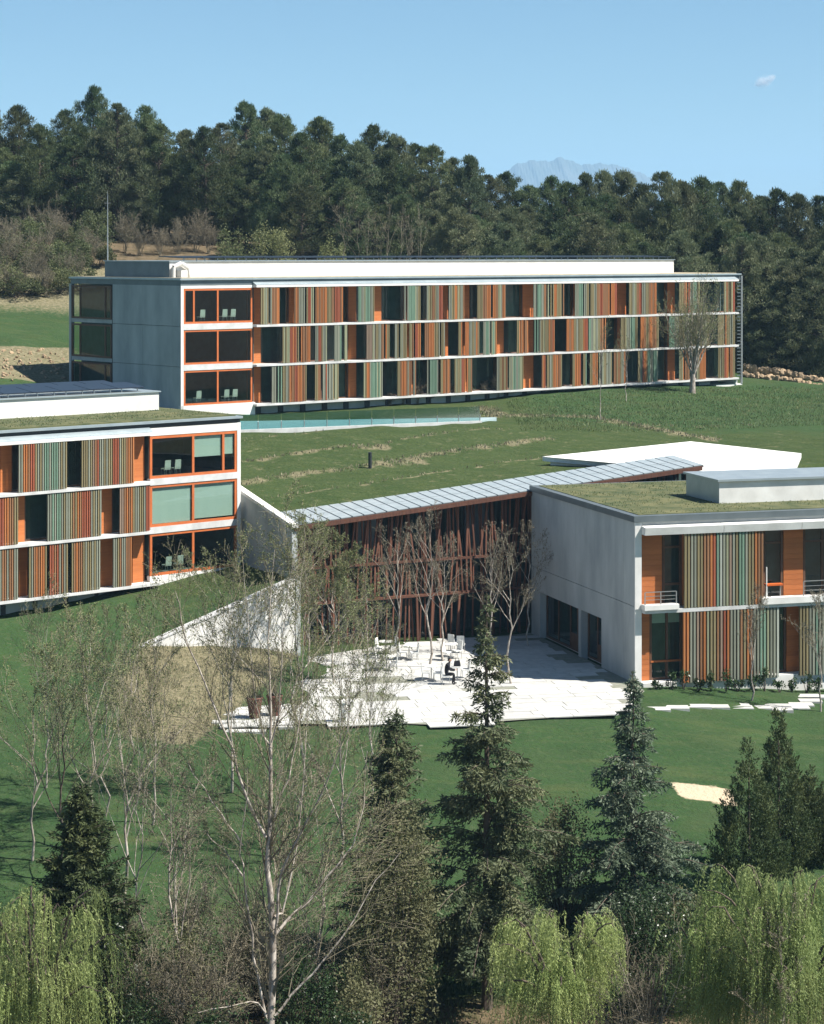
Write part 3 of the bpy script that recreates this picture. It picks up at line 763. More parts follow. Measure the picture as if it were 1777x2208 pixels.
scb = [[(-95, -12, 'kgkborkgtgkboo'), (z5(210), z5(780), 'ggoobrrkgkgttgtttgkgkk'), (z5(940), z5(1560), 'kkgkpbrggkgkrrrgkkbobo')],
       [(-120, -70, 'kgkbob'), (-55, z5(213), 'kgttgprroobkk'), (z5(545), z5(1180), 'gtgttgkgkbkobrrrgkgkg'), (z5(1385), 323, 'pbobokgkkgrr')],
       [(-70, z5(210), 'kgkbokgkkgbgbgg'), (z5(330), z5(545), 'kgbobook'), (z5(570), z5(790), 'rrbrgbgk'), (z5(825), z5(1165), 'kbobbkgkkgkgg'), (z5(1310), z5(1530), 'gkbgbbo')]]
sd = 0
for f in range(3):
    for a, b, col in scb[f]:
        a, b = max(XL + 0.05, xb(a, -0.45)), xb(b, -0.45)
        if b - a > 0.3:
            sd += 1; screen_single(B, a, b, -0.45, SB[f] + 0.03, topb[f] - 0.02, col, 0.155, 0.085, 0.10, sd)
MB().box(XL, XBW + 0.35, 0.6, 0.8, 1.2, 3.75).build('basement_wall', M_conc, B)
for i in range(9): MB().box(XL + 1 + i * 2.1, XL + 1.25 + i * 2.1, 0.5, 0.598, 1.6, 3.74).build('basement_pier', M_dark, B)
MB().box(XL, XBW + 0.45, -0.9, 0.58, 1.6, 2.62).build('kerb', M_slab, B)
phb = MB().box(XL, -1.5, 6.6, 13.2, RB + 0.091, 14.82).build('rooftop_box', M_white, B)
MB().box(XL, -1.4, 6.5, 13.3, 14.822, 14.9).build('rooftop_lid', M_zinc, phb)
pmb = MB().hexa([(-1.0, 0, 0), (1.0, 0, 0), (1.0, 2.0, 0.22), (-1.0, 2.0, 0.22)], [(-1.0, 0, 0.06), (1.0, 0, 0.06), (1.0, 2.0, 0.28), (-1.0, 2.0, 0.28)]).mesh('solar_panel', M_solar)
for j in range(2):
    for i in range(11):
        p = link('solar_panel', pmb, B, (-3.4 - i * 2.06, 6.9 + j * 2.7, 15.12))
        link('panel_post', leg_m, p, (-0.6, 0.2, -0.21)); link('panel_post', leg_m, p, (0.6, 0.2, -0.21))
MB().box(XL, -2.0, 12.4, 12.7, 14.91, 15.3).build('roof_parapet', M_white, phb)
# ------------------------------------------------------------------ two-storey block at the right
FC = Frame(12.27, 120.0, math.atan2(0.2926, 0.9562))
Cb = thing('right_building', 'near two-storey block at the right with grass roof and wide slat screens', 'building', (FC.o[0], FC.o[1], 0), FC.a)
xc = FC.x_of
p6 = PXA(1380, 0.2288)
XR, DC, RC = 30.0, 16.5, 9.2
ew = lambda y0, y1, z0, z1: MB().box(0.0, 0.4, y0, y1, z0, z1).build('concrete_panel', M_conc, Cb)
ew(0.02, 1.65, 4.22, 8.84); ew(1.67, 9.0, 4.22, 8.84); ew(9.02, DC, 4.22, 8.84)
ew(0.02, 1.65, -1.2, 4.19); ew(1.67, DC, 2.78, 4.19)
ew(1.67, 4.9, -1.2, 2.778); ew(8.04, 8.5, -1.2, 2.778); ew(14.95, DC, -1.2, 2.778)
def side_door(y0, y1, splits, solid):
    mb = MB()
    for yy in splits: mb.box(0.42, 0.52, yy - 0.07, yy + 0.07, 0.0, 2.77)
    mb.box(0.42, 0.52, y0, y1, 2.62, 2.772).box(0.42, 0.52, y0, y1, 0.0, 0.12)
    d = mb.build('door_front', M_wood_dark, Cb)
    for a, b in zip(splits[:-1], splits[1:]):
        if (a, b) in solid:
            MB().box(0.45, 0.49, a + 0.07, b - 0.07, 0.12, 1.0).build('door_leaf', M_wood_dark, d)
            MB().box(0.45, 0.47, a + 0.07, b - 0.07, 1.0, 2.62).build('pane', M_glass, d)
        else: MB().box(0.45, 0.47, a + 0.07, b - 0.07, 0.12, 2.62).build('pane', M_glass, d)
side_door(8.5, 14.95, [8.57, 9.7, 10.9, 12.9, 14.88], [(8.57, 9.7), (9.7, 10.9)])
side_door(4.9, 8.04, [4.97, 5.75, 6.55, 7.97], [(4.97, 5.75), (5.75, 6.55)])
MB().box(1.2, XR, 4.0, DC - 0.2, -1.2, 8.8).build('wall', M_wall_in, Cb)
MB().box(1.2, XR, 0.85, 4.0, -1.2, 8.8).build('wall', M_wall_in, Cb)
MB().box(0.4, XR, DC - 0.2, DC, -1.2, 8.84).build('back_wall', M_conc, Cb)
MB().box(0.42, 1.19, 0.9, DC - 0.3, -0.04, -0.002).build('threshold', M_slab, Cb)
rfc = MB().box(-0.1, XR, -0.15, 0.35, 8.86, RC).box(-0.1, 0.35, 0.352, DC - 0.352, 8.86, RC).box(-0.1, XR, DC - 0.35, DC + 0.1, 8.86, RC).box(0.352, XR, 0.352, DC - 0.352, 8.865, 9.0).build('roof', M_metal, Cb)
MB().box(0.36, XR, 0.36, DC - 0.36, 9.002, RC + 0.03).build('roof_turf', M_roofgrass, rfc)
MB().box(0.02, XR, 0.0, 0.3, 8.66, 8.858).build('roof_edge_recess', M_conc, rfc)
seg = [xc(p6(45), -0.5), xc(p6(790), -0.5), xc(p6(1525), -0.5), xc(p6(1525), -0.5) + 5.0, XR]
for a, b in zip(seg[:-1], seg[1:]):
    MB().hexa([(a, -0.55, 8.18), (b - 0.03, -0.55, 8.18), (b - 0.03, -0.05, 8.18), (a, -0.05, 8.18)], [(a, -0.62, 8.60), (b - 0.03, -0.62, 8.60), (b - 0.03, -0.05, 8.66), (a, -0.05, 8.66)]).build('gutter_box', M_white, rfc)
MB().box(-0.02, xc(1382.5), -0.08, 0.018, -1.2, 8.84).build('wall_edge', M_white, Cb)
# floors
MB().box(xc(1383), XR, -0.5, 0.84, 3.86, 4.06).build('floor_slab', M_slab, Cb)
MB().box(xc(p6(45), -0.6), xc(p6(370), -0.6), -0.62, -0.1, 4.062, 4.34).build('balcony_upstand', M_white, Cb)
MB().box(xc(p6(1155), -0.6), XR, -0.62, -0.1, 4.062, 4.42).build('balcony_upstand', M_white, Cb)
MB().box(xc(1383), XR, -0.3, 0.84, -1.6, 0.02).build('plinth', M_white, Cb)
YW = 0.38
def wood(a, b, z0, z1): return MB().box(a, b, YW, YW + 0.4, z0, z1).build('wood_panel', M_wood, Cb)
def cx6(a): return xc(p6(a), YW)
zt0, zt1, zl0, zl1 = 4.07, 8.18, 0.022, 3.855
# boards of the wooden walls, each its own piece
board_cache = {}
def board_wall(a, b, z0, z1):
    w = wood(a, b, z0, z1)
    n = int((z1 - z0) / 0.29); h = (z1 - z0) / n
    key = (round(b - a, 3), round(h, 3))
    if key not in board_cache: board_cache[key] = MB().box(0.0, b - a, -0.025, -0.001, 0.006, h - 0.006).mesh('board', M_wood)
    for i in range(n): link('board', board_cache[key], w, (a, YW, z0 + i * h))
board_wall(cx6(5), cx6(205), zt0, zt1)
window(Cb, cx6(212), cx6(395), YW, zt0, zt1, [], fw=0.14, frame=M_wood_dark)
MB().box(cx6(224), cx6(385), YW - 0.02, YW + 0.1, 7.3, 7.42).build('transom', M_wood_dark, Cb)
MB().box(cx6(224), cx6(385), YW - 0.02, YW + 0.1, 5.25, 5.37).build('transom', M_wood_dark, Cb)
board_wall(cx6(398), cx6(560), zt0, zt1)
window(Cb, cx6(562), cx6(1160), YW, zt0, zt1, [cx6(760), cx6(960)], fw=0.12, frame=M_wood_dark)
window(Cb, cx6(1163), cx6(1348), YW, zt0, zt1, [], fw=0.13, frame=M_wood_dark)
MB().box(cx6(1178), cx6(1336), YW - 0.02, YW + 0.1, 7.3, 7.42).build('transom', M_wood_dark, Cb)
board_wall(cx6(1352), cx6(1535), zt0, zt1)
window(Cb, cx6(1540), cx6(1900), YW, zt0, zt1, [cx6(1720)], fw=0.13, frame=M_wood_dark)
MB().box(cx6(1555), cx6(1880), YW - 0.02, YW + 0.1, 7.3, 7.42).build('transom', M_wood_dark, Cb)
board_wall(cx6(1905), cx6(2100), zt0, zt1)
window(Cb, cx6(2105), XR - 0.5, YW, zt0, zt1, [cx6(2400), cx6(2700)], fw=0.13, frame=M_wood_dark)
board_wall(cx6(5), cx6(88), zl0, zl1)
window(Cb, cx6(92), cx6(398), YW, zl0, zl1, [cx6(255)], fw=0.13, frame=M_wood_dark)
MB().box(cx6(100), cx6(390), YW - 0.02, YW + 0.1, 1.0, 1.1).build('transom', M_wood, Cb)
bl2 = MB().box(cx6(106), cx6(388), YW + 0.15, YW + 0.17, 3.15, 3.72).build('blind', M_blind, Cb)
window(Cb, cx6(402), cx6(1378), YW, zl0, zl1, [cx6(650), cx6(900), cx6(1150)], fw=0.13, frame=M_wood_dark)
board_wall(cx6(1382), cx6(1498), zl0, zl1)
window(Cb, cx6(1502), cx6(2000), YW, zl0, zl1, [cx6(1670), cx6(1840)], fw=0.13, frame=M_wood_dark)
board_wall(cx6(2004), cx6(2200), zl0, zl1)
window(Cb, cx6(2204), XR - 0.5, YW, zl0, zl1, [cx6(2400), cx6(2700)], fw=0.13, frame=M_wood_dark)
YS = -0.42
screen_single(Cb, xc(p6(412), YS), xc(p6(1165), YS), YS, 4.08, 8.17, 'kggkkbbortwgspgkttgkkobb', 0.196, 0.118, 0.14, 31)
screen_single(Cb, xc(p6(400), YS), xc(p6(1312), YS), YS, -0.06, 3.84, 'oggpboskkbproggbkobggttsggw', 0.200, 0.112, 0.14, 32)
screen_single(Cb, xc(p6(1498), YS), xc(p6(1498), YS) + 5.2, YS, -0.06, 3.84, 'kkggtgkggkkoboggtsbkro', 0.200, 0.112, 0.14, 33)
screen_single(Cb, xc(p6(1900), YS), xc(p6(1900), YS) + 3.5, YS, 4.44, 8.17, 'kgotggkbrokgkb', 0.200, 0.10, 0.14, 34)
rl = MB()
ra, rb_ = xc(p6(50), -0.5), xc(p6(345), -0.5)
for x in np.linspace(ra, rb_, 3): rl.box(x - 0.025, x + 0.025, -0.5, -0.45, 4.342, 5.02)
rl.box(ra, rb_, -0.5, -0.45, 5.022, 5.06).box(ra, rb_, -0.485, -0.465, 4.6, 4.63).box(ra, rb_, -0.485, -0.465, 4.8, 4.83)
rl.build('balcony_railing', M_steel, Cb)
rl = MB()
ra, rb_ = xc(p6(1545), -0.5), xc(p6(1545), -0.5) + 4
for x in np.linspace(ra, rb_, 4): rl.box(x - 0.025, x + 0.025, -0.5, -0.45, 4.422, 5.22)
rl.box(ra, rb_, -0.5, -0.45, 5.222, 5.26).box(ra, rb_, -0.485, -0.465, 4.7, 4.73).box(ra, rb_, -0.485, -0.465, 4.95, 4.98)
rl.build('balcony_railing', M_steel, Cb)
MB().box(xc(p6(1190), -0.3), xc(p6(1190), -0.3) + 0.06, -0.32, -0.26, 4.42, 6.1).build('post', M_chair_w, Cb)
bx_, by_ = FC.world(xc(p6(1265), -0.2), -0.15)
tb = thing('side_table', 'small red-topped table on the upper balcony of the right block', 'table', (bx_, by_, 4.42), FC.a)
MB().box(-0.5, 0.5, -0.18, 0.18, 0.62, 0.72).build('table_top', M_orange, tb)
for a in (-0.4, 0.4): MB().box(a - 0.025, a + 0.025, -0.03, 0.03, 0, 0.618).build('leg', M_steel, tb)
phc = MB().box(6.9, XR, 3.9, 8.5, RC + 0.031, 10.5).build('rooftop_box', M_white, Cb)
MB().box(6.885, 6.899, 3.91, 8.49, RC + 0.04, 10.49).build('shaded_side_sheet', M_zinc, phc)  # greyer sheet over the left face only, its shade put into the colour
MB().box(6.75, XR, 3.75, 8.65, 10.502, 10.62).build('rooftop_lid', M_zinc, phc)

# ------------------------------------------------------------------ hall with leaning timber sticks under the green hill
D = thing('timber_hall', 'dark glazed hall fronted by leaning rust-brown timber sticks under a grass roof', 'building', (FD.o[0], FD.o[1], 0), FD.a)
LD = 28.5
eave = lambda x: 7.61 + 0.0806 * x
pane_n = 38
bars = MB(); st = (LD + 0.4) / pane_n
sk = MB().hexa([(-0.2, -0.05, eave(-0.2) - 0.12), (LD + 0.2, -0.05, eave(LD + 0.2) - 0.12), (LD + 0.2, 3.6, eave(LD + 0.2) + 0.2), (-0.2, 3.6, eave(-0.2) + 0.2)],
               [(-0.2, -0.05, eave(-0.2) - 0.02), (LD + 0.2, -0.05, eave(LD + 0.2) - 0.02), (LD + 0.2, 3.6, eave(LD + 0.2) + 0.3), (-0.2, 3.6, eave(-0.2) + 0.3)]).build('skylight', M_dark, D)
for i in range(pane_n):
    a, b = -0.2 + i * st + 0.05, -0.2 + (i + 1) * st - 0.05
    z = lambda x, y: eave(x) + (y + 0.05) * 0.0877
    for (u, v) in ((0.0, 1.75), (1.82, 3.55)):
        MB().hexa([(a, u, z(a, u) - 0.015), (b, u, z(b, u) - 0.015), (b, v, z(b, v) - 0.015), (a, v, z(a, v) - 0.015)],
                  [(a, u, z(a, u) + 0.03), (b, u, z(b, u) + 0.03), (b, v, z(b, v) + 0.03), (a, v, z(a, v) + 0.03)]).build('skylight_pane', M_poly, sk)
MB().hexa([(-0.2, -0.2, eave(-0.2) - 0.3), (LD, -0.2, eave(LD) - 0.3), (LD, -0.06, eave(LD) - 0.3), (-0.2, -0.06, eave(-0.2) - 0.3)],
          [(-0.2, -0.2, eave(-0.2) - 0.04), (LD, -0.2, eave(LD) - 0.04), (LD, -0.06, eave(LD) - 0.04), (-0.2, -0.06, eave(-0.2) - 0.04)]).build('eave_beam', M_rust, D)
MB().hexa([(0, 2.3, -0.3), (LD, 2.3, -0.3), (LD, 2.7, -0.3), (0, 2.7, -0.3)], [(0, 2.3, eave(0)), (LD, 2.3, eave(LD)), (LD, 2.7, eave(LD)), (0, 2.7, eave(0))]).build('wall', M_wall_in, D)
rnd = random.Random(5)
gzs = [(0.15, 2.6), (2.95, 4.7), (5.05, None)]
for i in range(19):
    a, b = 0.1 + i * 1.5, 0.1 + i * 1.5 + 1.44
    for (z0, z1) in gzs:
        zt = z1 or eave(a) - 0.35
        if rnd.random() < 0.12 and z1 is None:
            MB().box(a, b, 1.75, 1.8, z0, zt).build('wall_panel', M_metal, D)
        else: MB().box(a, b, 1.75, 1.78, z0, zt).build('pane', M_glass, D)
    MB().box(a - 0.055, a - 0.005, 1.7, 1.85, 0, eave(a) - 0.33).build('mullion', M_dark, D)
for z in (4.82, 2.70): MB().box(0.05, 16.2, 0.55, 0.75, z, z + 0.15).build('beam', M_rust, D)
MB().box(16.21, LD, 0.55, 0.75, 4.82, 4.97).build('beam', M_rust, D)
for z in (4.72, 2.6): MB().box(0.05, LD, 0.76, 1.7, z, z + 0.09).build('maintenance_deck', M_dark, D)
stick = MB().box(-0.05, 0.05, -0.045, 0.045, 0, 1.0).mesh('stick', M_rust)
x = 0.12
while x < LD - 0.3:
    h = eave(x) - 0.22 - 4.97; ang = rnd.gauss(0, 0.075)
    if abs(x + math.tan(ang) * h) < LD and x + math.tan(ang) * h > 0:
        link('stick', stick, D, (x, rnd.choice([0.5, 0.62, 0.72]), 4.975), (0, ang, 0), (1, 1, h / math.cos(ang)))
    x += rnd.choice([0.14, 0.2, 0.28, 0.4])
x = 0.3
while x < 16:
    h = 4.82 - 2.86; ang = rnd.gauss(0, 0.08)
    link('stick', stick, D, (x, rnd.choice([0.55, 0.66]), 2.855), (0, ang, 0), (1, 1, h / math.cos(ang)))
    x += rnd.choice([0.3, 0.45, 0.7, 1.0])
for x in (0.4, 2.6, 4.9, 7.0, 8.3, 9.2, 11.0, 12.6, 13.5, 15.4):
    ang = rnd.gauss(0, 0.05)
    link('post', stick, D, (x, 0.62, 0.0), (0, ang, 0), (1.3, 1.3, 2.7 / math.cos(ang)))
x = 0.25
while x < 16.2:
    h = eave(x) - 0.25; ang = rnd.gauss(0, 0.045)
    if 0.1 < x + math.tan(ang) * h < LD: link('long_stick', stick, D, (x, 0.84, 0.0), (0, ang, 0), (.9, .9, h / math.cos(ang)))
    x += rnd.choice([0.3, 0.42, 0.6])
MB().hexa([(-0.35, -0.1, -0.5), (0.0, -0.1, -0.5), (0.0, 22, -0.5), (-0.35, 22, -0.5)], [(-0.35, -0.1, eave(0) - 0.15), (0.0, -0.1, eave(0) - 0.15), (0.0, 22, 10.9), (-0.35, 22, 10.9)]).build('side_wall', M_conc, D)
MB().hexa([(-0.42, -0.2, eave(0) - 0.148), (0.06, -0.2, eave(0) - 0.148), (0.06, 22, 10.902), (-0.42, 22, 10.902)], [(-0.42, -0.2, eave(0) + 0.05), (0.06, -0.2, eave(0) + 0.05), (0.06, 22, 11.1), (-0.42, 22, 11.1)]).build('wall_coping', M_white, D)

# white retaining wall with a sloping top
dW = (WE - WT) / np.linalg.norm(WE - WT); nW = np.array([-dW[1], dW[0]]) * 0.3
P = lambda p, z: (p[0], p[1], z)
LW = float(np.linalg.norm(WE - WT))
rw = thing('retaining_wall', 'bright white triangular retaining wall beside the timber hall', 'wall', (WT[0], WT[1], 0), math.atan2(dW[1], dW[0]))
zt_ = lambda x: 1.45 + (4.62 - 1.45) * (x + .5) / (LW + .5)
for i in range(4):
    a, b = -0.5 + (LW + .5) * i / 4 + (.012 if i else 0), -0.5 + (LW + .5) * (i + 1) / 4
    MB().hexa([(a, -0.3, -0.5), (b, -0.3, -0.5), (b, 0.3, -0.5), (a, 0.3, -0.5)], [(a, -0.3, zt_(a)), (b, -0.3, zt_(b)), (b, 0.3, zt_(b)), (a, 0.3, zt_(a))]).build('wall_panel', M_white, rw)
    MB().hexa([(a, -0.34, zt_(a) + .002), (b, -0.34, zt_(b) + .002), (b, 0.34, zt_(b) + .002), (a, 0.34, zt_(a) + .002)], [(a, -0.34, zt_(a) + .07), (b, -0.34, zt_(b) + .07), (b, 0.34, zt_(b) + .07), (a, 0.34, zt_(a) + .07)]).build('coping', M_slab, rw)
MB().box(LW + 0.005, LW + 0.3, -0.35, 1.2, -0.5, 4.9).build('pier', M_conc, rw)

# white roof of the entrance block sunk in the hill
zE = 9.62
PE = [(8.84, 147.6), (17.4, 145.4), (24.6, 141.6), (26.8, 150.0), (20.3, 158.9)]
E = thing('entrance_roof', 'low white flat-roofed block sunk in the hill behind the right block', 'building', (0, 0, 0))
tilt = [0, -0.55, -0.9, 0.0, 0.05]
def prism(poly, z0, z1):
    n = len(poly); m = MB()
    V = [(x, y, z0 + d) for (x, y), d in zip(poly, tilt)] + [(x, y, z1 + d) for (x, y), d in zip(poly, tilt)]
    m.add(V, [[i, (i + 1) % n, n + (i + 1) % n, n + i] for i in range(n)])
    m.add(V, [[n, n + i, n + i + 1] for i in range(1, n - 1)]); m.add(V, [[0, i + 1, i] for i in range(1, n - 1)])
    return m
prism(PE, zE - 0.02, zE + 0.28).build('roof', M_white, E)
cE = np.mean(PE, axis=0)
prism([tuple(cE + (np.array(p) - cE) * 0.95) for p in PE], 5.0, zE - 0.022).build('wall', M_white, E)
a_, b_ = np.array(FD.world(26.2, 4.4)), np.array(FD.world(28.4, 4.4))
MB().hexa([(a_[0], a_[1], 8.5), (b_[0], b_[1], 8.5), (b_[0], b_[1] + 0.1, 8.5), (a_[0], a_[1] + 0.1, 8.5)], [(a_[0], a_[1], 9.5), (b_[0], b_[1], 9.5), (b_[0], b_[1] + 0.1, 9.5), (a_[0], a_[1] + 0.1, 9.5)]).build('window', M_wood_dark, E)

# glass balustrade and terrace before the long block
ga, gb = np.array([-12.6, 154.9]), np.array([5.1, 163.6])
gl_len = float(np.linalg.norm(gb - ga)); gang = math.atan2(*(gb - ga)[::-1])
GR = thing('glass_railing', 'teal glass balustrade on posts below the long block', 'railing', (ga[0], ga[1], 11.0), gang)
npn = 11
for i in range(npn):
    a, b = i * gl_len / npn + 0.03, (i + 1) * gl_len / npn - 0.03
    MB().box(a, b, -0.012, 0.012, 0.12, 1.18).build('pane', M_glass_rail, GR)
for i in range(npn + 1):
    MB().box(i * gl_len / npn - 0.02, i * gl_len / npn + 0.02, -0.04, 0.06, 0, 0.6).build('post', M_steel, GR)
MB().box(-0.1, gl_len + 0.1, -0.14, 0.16, -0.5, 0.1).build('kerb', M_slab, GR)
tr = MB().hexa([(-14.5, 153.9, 10.2), (5.1, 163.7, 10.2), (6.5, 167.5, 10.2), (-15.5, 163.2, 10.2)], [(-14.5, 154.3, 11.03), (5.1, 163.9, 11.03), (6.5, 167.5, 11.06), (-15.5, 163.2, 11.06)]).build('terrace_paving', surf('terrace_sky_tint', (0.33, 0.42, 0.43), (0.27, 0.35, 0.37), scale=0.8, rough=0.6))  # blue-teal colour stands in for the sky reflected in the balustrade
tag(tr, 'terrace paving behind the glass balustrade, its blue-grey standing in for reflected sky', kind='structure')

# ------------------------------------------------------------------ courtyard paving
bed = MB(); n = len(COURT)
PV = thing('courtyard_paving', 'white stone courtyard paving between the hall and the lawn', None, (-1.8, 110.0, 0), R(10.8))
PV['kind'] = 'structure'
FP = Frame(-1.8, 110.0, R(10.8))
rnd = random.Random(11)
holes = [on_z(821, 1467), on_z(789, 1504), on_z(760, 1500), on_z(696, 1555), on_z(1115, 1483), on_z(1080, 1484), on_z(850, 1405), on_z(735, 1462), on_z(700, 1440)]
row = 0
pv_bed = MB()
cp = [FP.local(*p) for p in COURT]
pv_bed.add([(x, y, -0.012) for x, y in cp], [list(range(n))]); pv_bed.build('paving_bed', M_joint, PV)
y = -1.6
while y < 27:
    hgt = rnd.choice([0.8, 0.95, 0.95, 1.1]); x = -14 + rnd.uniform(0, 2)
    while x < 14:
        w = rnd.choice([1.5, 1.9, 2.4, 3.0])
        X, Y = FP.world(x + w / 2, y + hgt / 2)
        ins = poly_mask(np.array([X]), np.array([Y]), COURT, 0.4)[0]
        lx, ly = FC.local(X, Y)
        near_hole = any(abs(X - hx) < 1.1 and abs(Y - hy) < 0.62 for hx, hy in holes)
        dl = FD.local(X, Y)
        if ins > 0.5 and lx < -w * 0.45 and not near_hole and dl[1] < 2.2:
            t = rnd.uniform(-0.006, 0.008)
            MB().box(x + 0.015, x + w - 0.015, y + 0.015, y + hgt - 0.015, -0.04, 0.012 + t).build('paving_slab', M_pave, PV)
        x += w
    y += hgt
SP = thing('stepping_stone_path', 'row of pale stepping stones crossing the lawn before the right block', None, (0, 0, 0)); SP['kind'] = 'structure'
for (a, b, w) in ((800, 975, 1.3), (910, 972, 1.2), (1030, 965, 1.25), (1140, 962, 1.1), (1255, 958, 1.1), (1285, 970, 0.9), (1380, 965, 1.0), (1480, 958, 1.1), (1490, 975, 1.1), (1590, 968, 1.0), (1600, 948, 1.2), (1660, 930, 1.0), (1700, 905, 1.6), (1650, 908, 1.0)):
    q = on_ground(1100 + a * .39, 1150 + b * .39)
    MB().box(q[0] - w * 0.62, q[0] + w * 0.62, q[1] - 0.42, q[1] + 0.42, q[2] - 0.2, q[2] + 0.04).build('stepping_stone', M_pave, SP)
for (a, b) in ((435, 785), (560, 805), (640, 800), (500, 822), (470, 800)):
    q = on_ground(300 + a * .461, 1200 + b * .461)
    MB().box(q[0] - 1.0, q[0] + 1.0, q[1] - 0.3, q[1] + 0.3, q[2] - 0.2, q[2] + 0.06).build('stepping_stone', M_pave, SP)

# ------------------------------------------------------------------ courtyard things
def cafe_table(px, py, lab):
    X, Y = on_z(px, py)
    t = thing('cafe_table', lab, 'table', (X, Y, 0.02), 0, 'courtyard tables')
    MB().segs([(0, 0, 0.70)], [(0, 0, 0.74)], 0.42, 0.42, 16).add([(0.42 * math.cos(a), 0.42 * math.sin(a), 0.74) for a in np.arange(16) / 16 * 2 * math.pi], [list(range(16))]).build('table_top', M_chair_w, t)
    MB().segs([(0, 0, 0.0)], [(0, 0, 0.7)], 0.03, 0.03, 8).build('stem', M_steel, t)
    MB().segs([(0, 0, 0.0)], [(0, 0, 0.03)], 0.24, 0.05, 12).build('foot', M_steel, t)
    return t
for k, (px, py, lab) in enumerate(((930, 1465, 'round pale café table left of the seated person'), (986, 1466, 'round pale café table in front of the seated person'), (882, 1420, 'round pale café table by the shadow edge near the slim bare tree'),
                 (832, 1410, 'round pale café table nearest the timber hall'), (834, 1443, 'round pale café table left of all chairs in the courtyard'), (972, 1416, 'round pale café table behind the seated person'))):
    cafe_table(px, py, lab)
FW = Frame(0, 0, 0)
for i, (px, py, rz, lab) in enumerate(((918, 1468, 1.6, 'pale café chair left of the table beside the seated person'), (943, 1469, -1.5, 'pale café chair just behind the seated person'), (1003, 1462, -1.4, 'pale café chair facing the seated person across the table'),
        (870, 1423, 1.5, 'pale café chair left of the table near the slim bare tree'), (893, 1424, -1.4, 'pale café chair right of the table near the slim bare tree'), (962, 1424, 1.0, 'pale café chair front left of the table behind the person'),
        (985, 1420, -1.0, 'pale café chair front right of the table behind the person'), (978, 1404, 2.5, 'pale café chair at the shadow edge, left one'), (994, 1407, 3.0, 'pale café chair at the shadow edge, right one'),
        (820, 1414, 1.2, 'pale café chair left of the table nearest the hall'), (846, 1412, -1.2, 'pale café chair right of the table nearest the hall'), (820, 1446, 1.5, 'pale café chair left of the leftmost café table'), (848, 1447, -1.5, 'pale café chair right of the leftmost café table'))):
    X, Y = on_z(px, py)
    white_chair(FW, X, Y, 0.02, rz, lab, M_chair_w, 1.0, 'courtyard chairs')
# seated person in dark clothes, facing right
px_, py_ = on_z(962, 1476)
pc = white_chair(FW, px_, py_, 0.02, math.pi / 2, 'café chair under the seated person', M_chair_w, 1.0, 'courtyard chairs')
M_cloth = surf('dark_clothes', (0.018, 0.018, 0.022), (0.012, 0.012, 0.016), rough=0.9)
M_skin = surf('skin', (0.52, 0.31, 0.22), rough=0.6)
M_hair = surf('dark_hair', (0.02, 0.014, 0.01), rough=0.7)
per = thing('person', 'person in dark clothes sitting at a courtyard table, leaning forward, facing right', 'person', (px_, py_, 0.02), 0)
def skin_mesh(name, verts, edges, rad, mat, parent, root=0):
    me = bpy.data.meshes.new(name); me.from_pydata(verts, edges, []); me.materials.append(mat)
    o = link(name, me, parent)
    md = o.modifiers.new('Skin', 'SKIN'); md.use_smooth_shade = True
    for i, r in enumerate(rad): me.skin_vertices[0].data[i].radius = (r, r)
    me.skin_vertices[0].data[root].use_root = True
    s = o.modifiers.new('Sub', 'SUBSURF'); s.levels = 1; s.render_levels = 2
    return o
bv = [(0, 0, .58), (.02, 0, .78), (.08, 0, .98), (.14, 0, 1.10), (.17, 0, 1.17), (.20, 0, 1.30),
      (.02, .10, .55), (.43, .12, .55), (.46, .12, .28), (.44, .12, .06), (.60, .12, .04), (.02, -.10, .55), (.43, -.12, .55), (.38, -.12, .28), (.34, -.12, .06), (.50, -.12, .04),
      (.13, .19, 1.06), (.20, .24, .82), (.42, .16, .78), (.50, .14, .79), (.13, -.19, 1.06), (.20, -.24, .82), (.42, -.16, .78), (.50, -.14, .79)]
be = [(0, 1), (1, 2), (2, 3), (3, 4), (4, 5), (0, 6), (6, 7), (7, 8), (8, 9), (9, 10), (0, 11), (11, 12), (12, 13), (13, 14), (14, 15), (3, 16), (16, 17), (17, 18), (18, 19), (3, 20), (20, 21), (21, 22), (22, 23)]
br = [.15, .14, .16, .10, .06, .05, .10, .075, .06, .045, .04, .10, .075, .06, .045, .04, .075, .055, .045, .03, .075, .055, .045, .03]
skin_mesh('body', bv, be, br, M_cloth, per)
hd = [(.19, 0, 1.22), (.21, 0, 1.30), (.22, 0, 1.38), (.305, 0, 1.30), (.22, .085, 1.31), (.22, -.085, 1.31)]
skin_mesh('head', hd, [(0, 1), (1, 2), (1, 3), (1, 4), (1, 5)], [.065, .095, .08, .02, .02, .02], M_skin, per, 1)
skin_mesh('hair', [(.19, 0, 1.42), (.14, 0, 1.36), (.13, 0, 1.27)], [(0, 1), (1, 2)], [.085, .075, .05], M_hair, per, 1)
for sgn in (1, -1):
    hv = [(.50, .14 * sgn, .79)]; he = []; hr = [.032]
    for k in range(4):
        o_ = (k - 1.5) * .018
        hv += [(.56, .14 * sgn + o_, .80), (.60 + .01 * (1.5 - abs(k - 1.5)), .14 * sgn + o_, .785)]; he += [(0, 1 + 2 * k), (1 + 2 * k, 2 + 2 * k)]; hr += [.010, .008]
    hv.append((.54, .14 * sgn - .04 * sgn, .80)); he.append((0, len(hv) - 1)); hr.append(.010)
    skin_mesh('hand', hv, he, hr, M_skin, per, 0)
X, Y = on_z(1003, 1462)
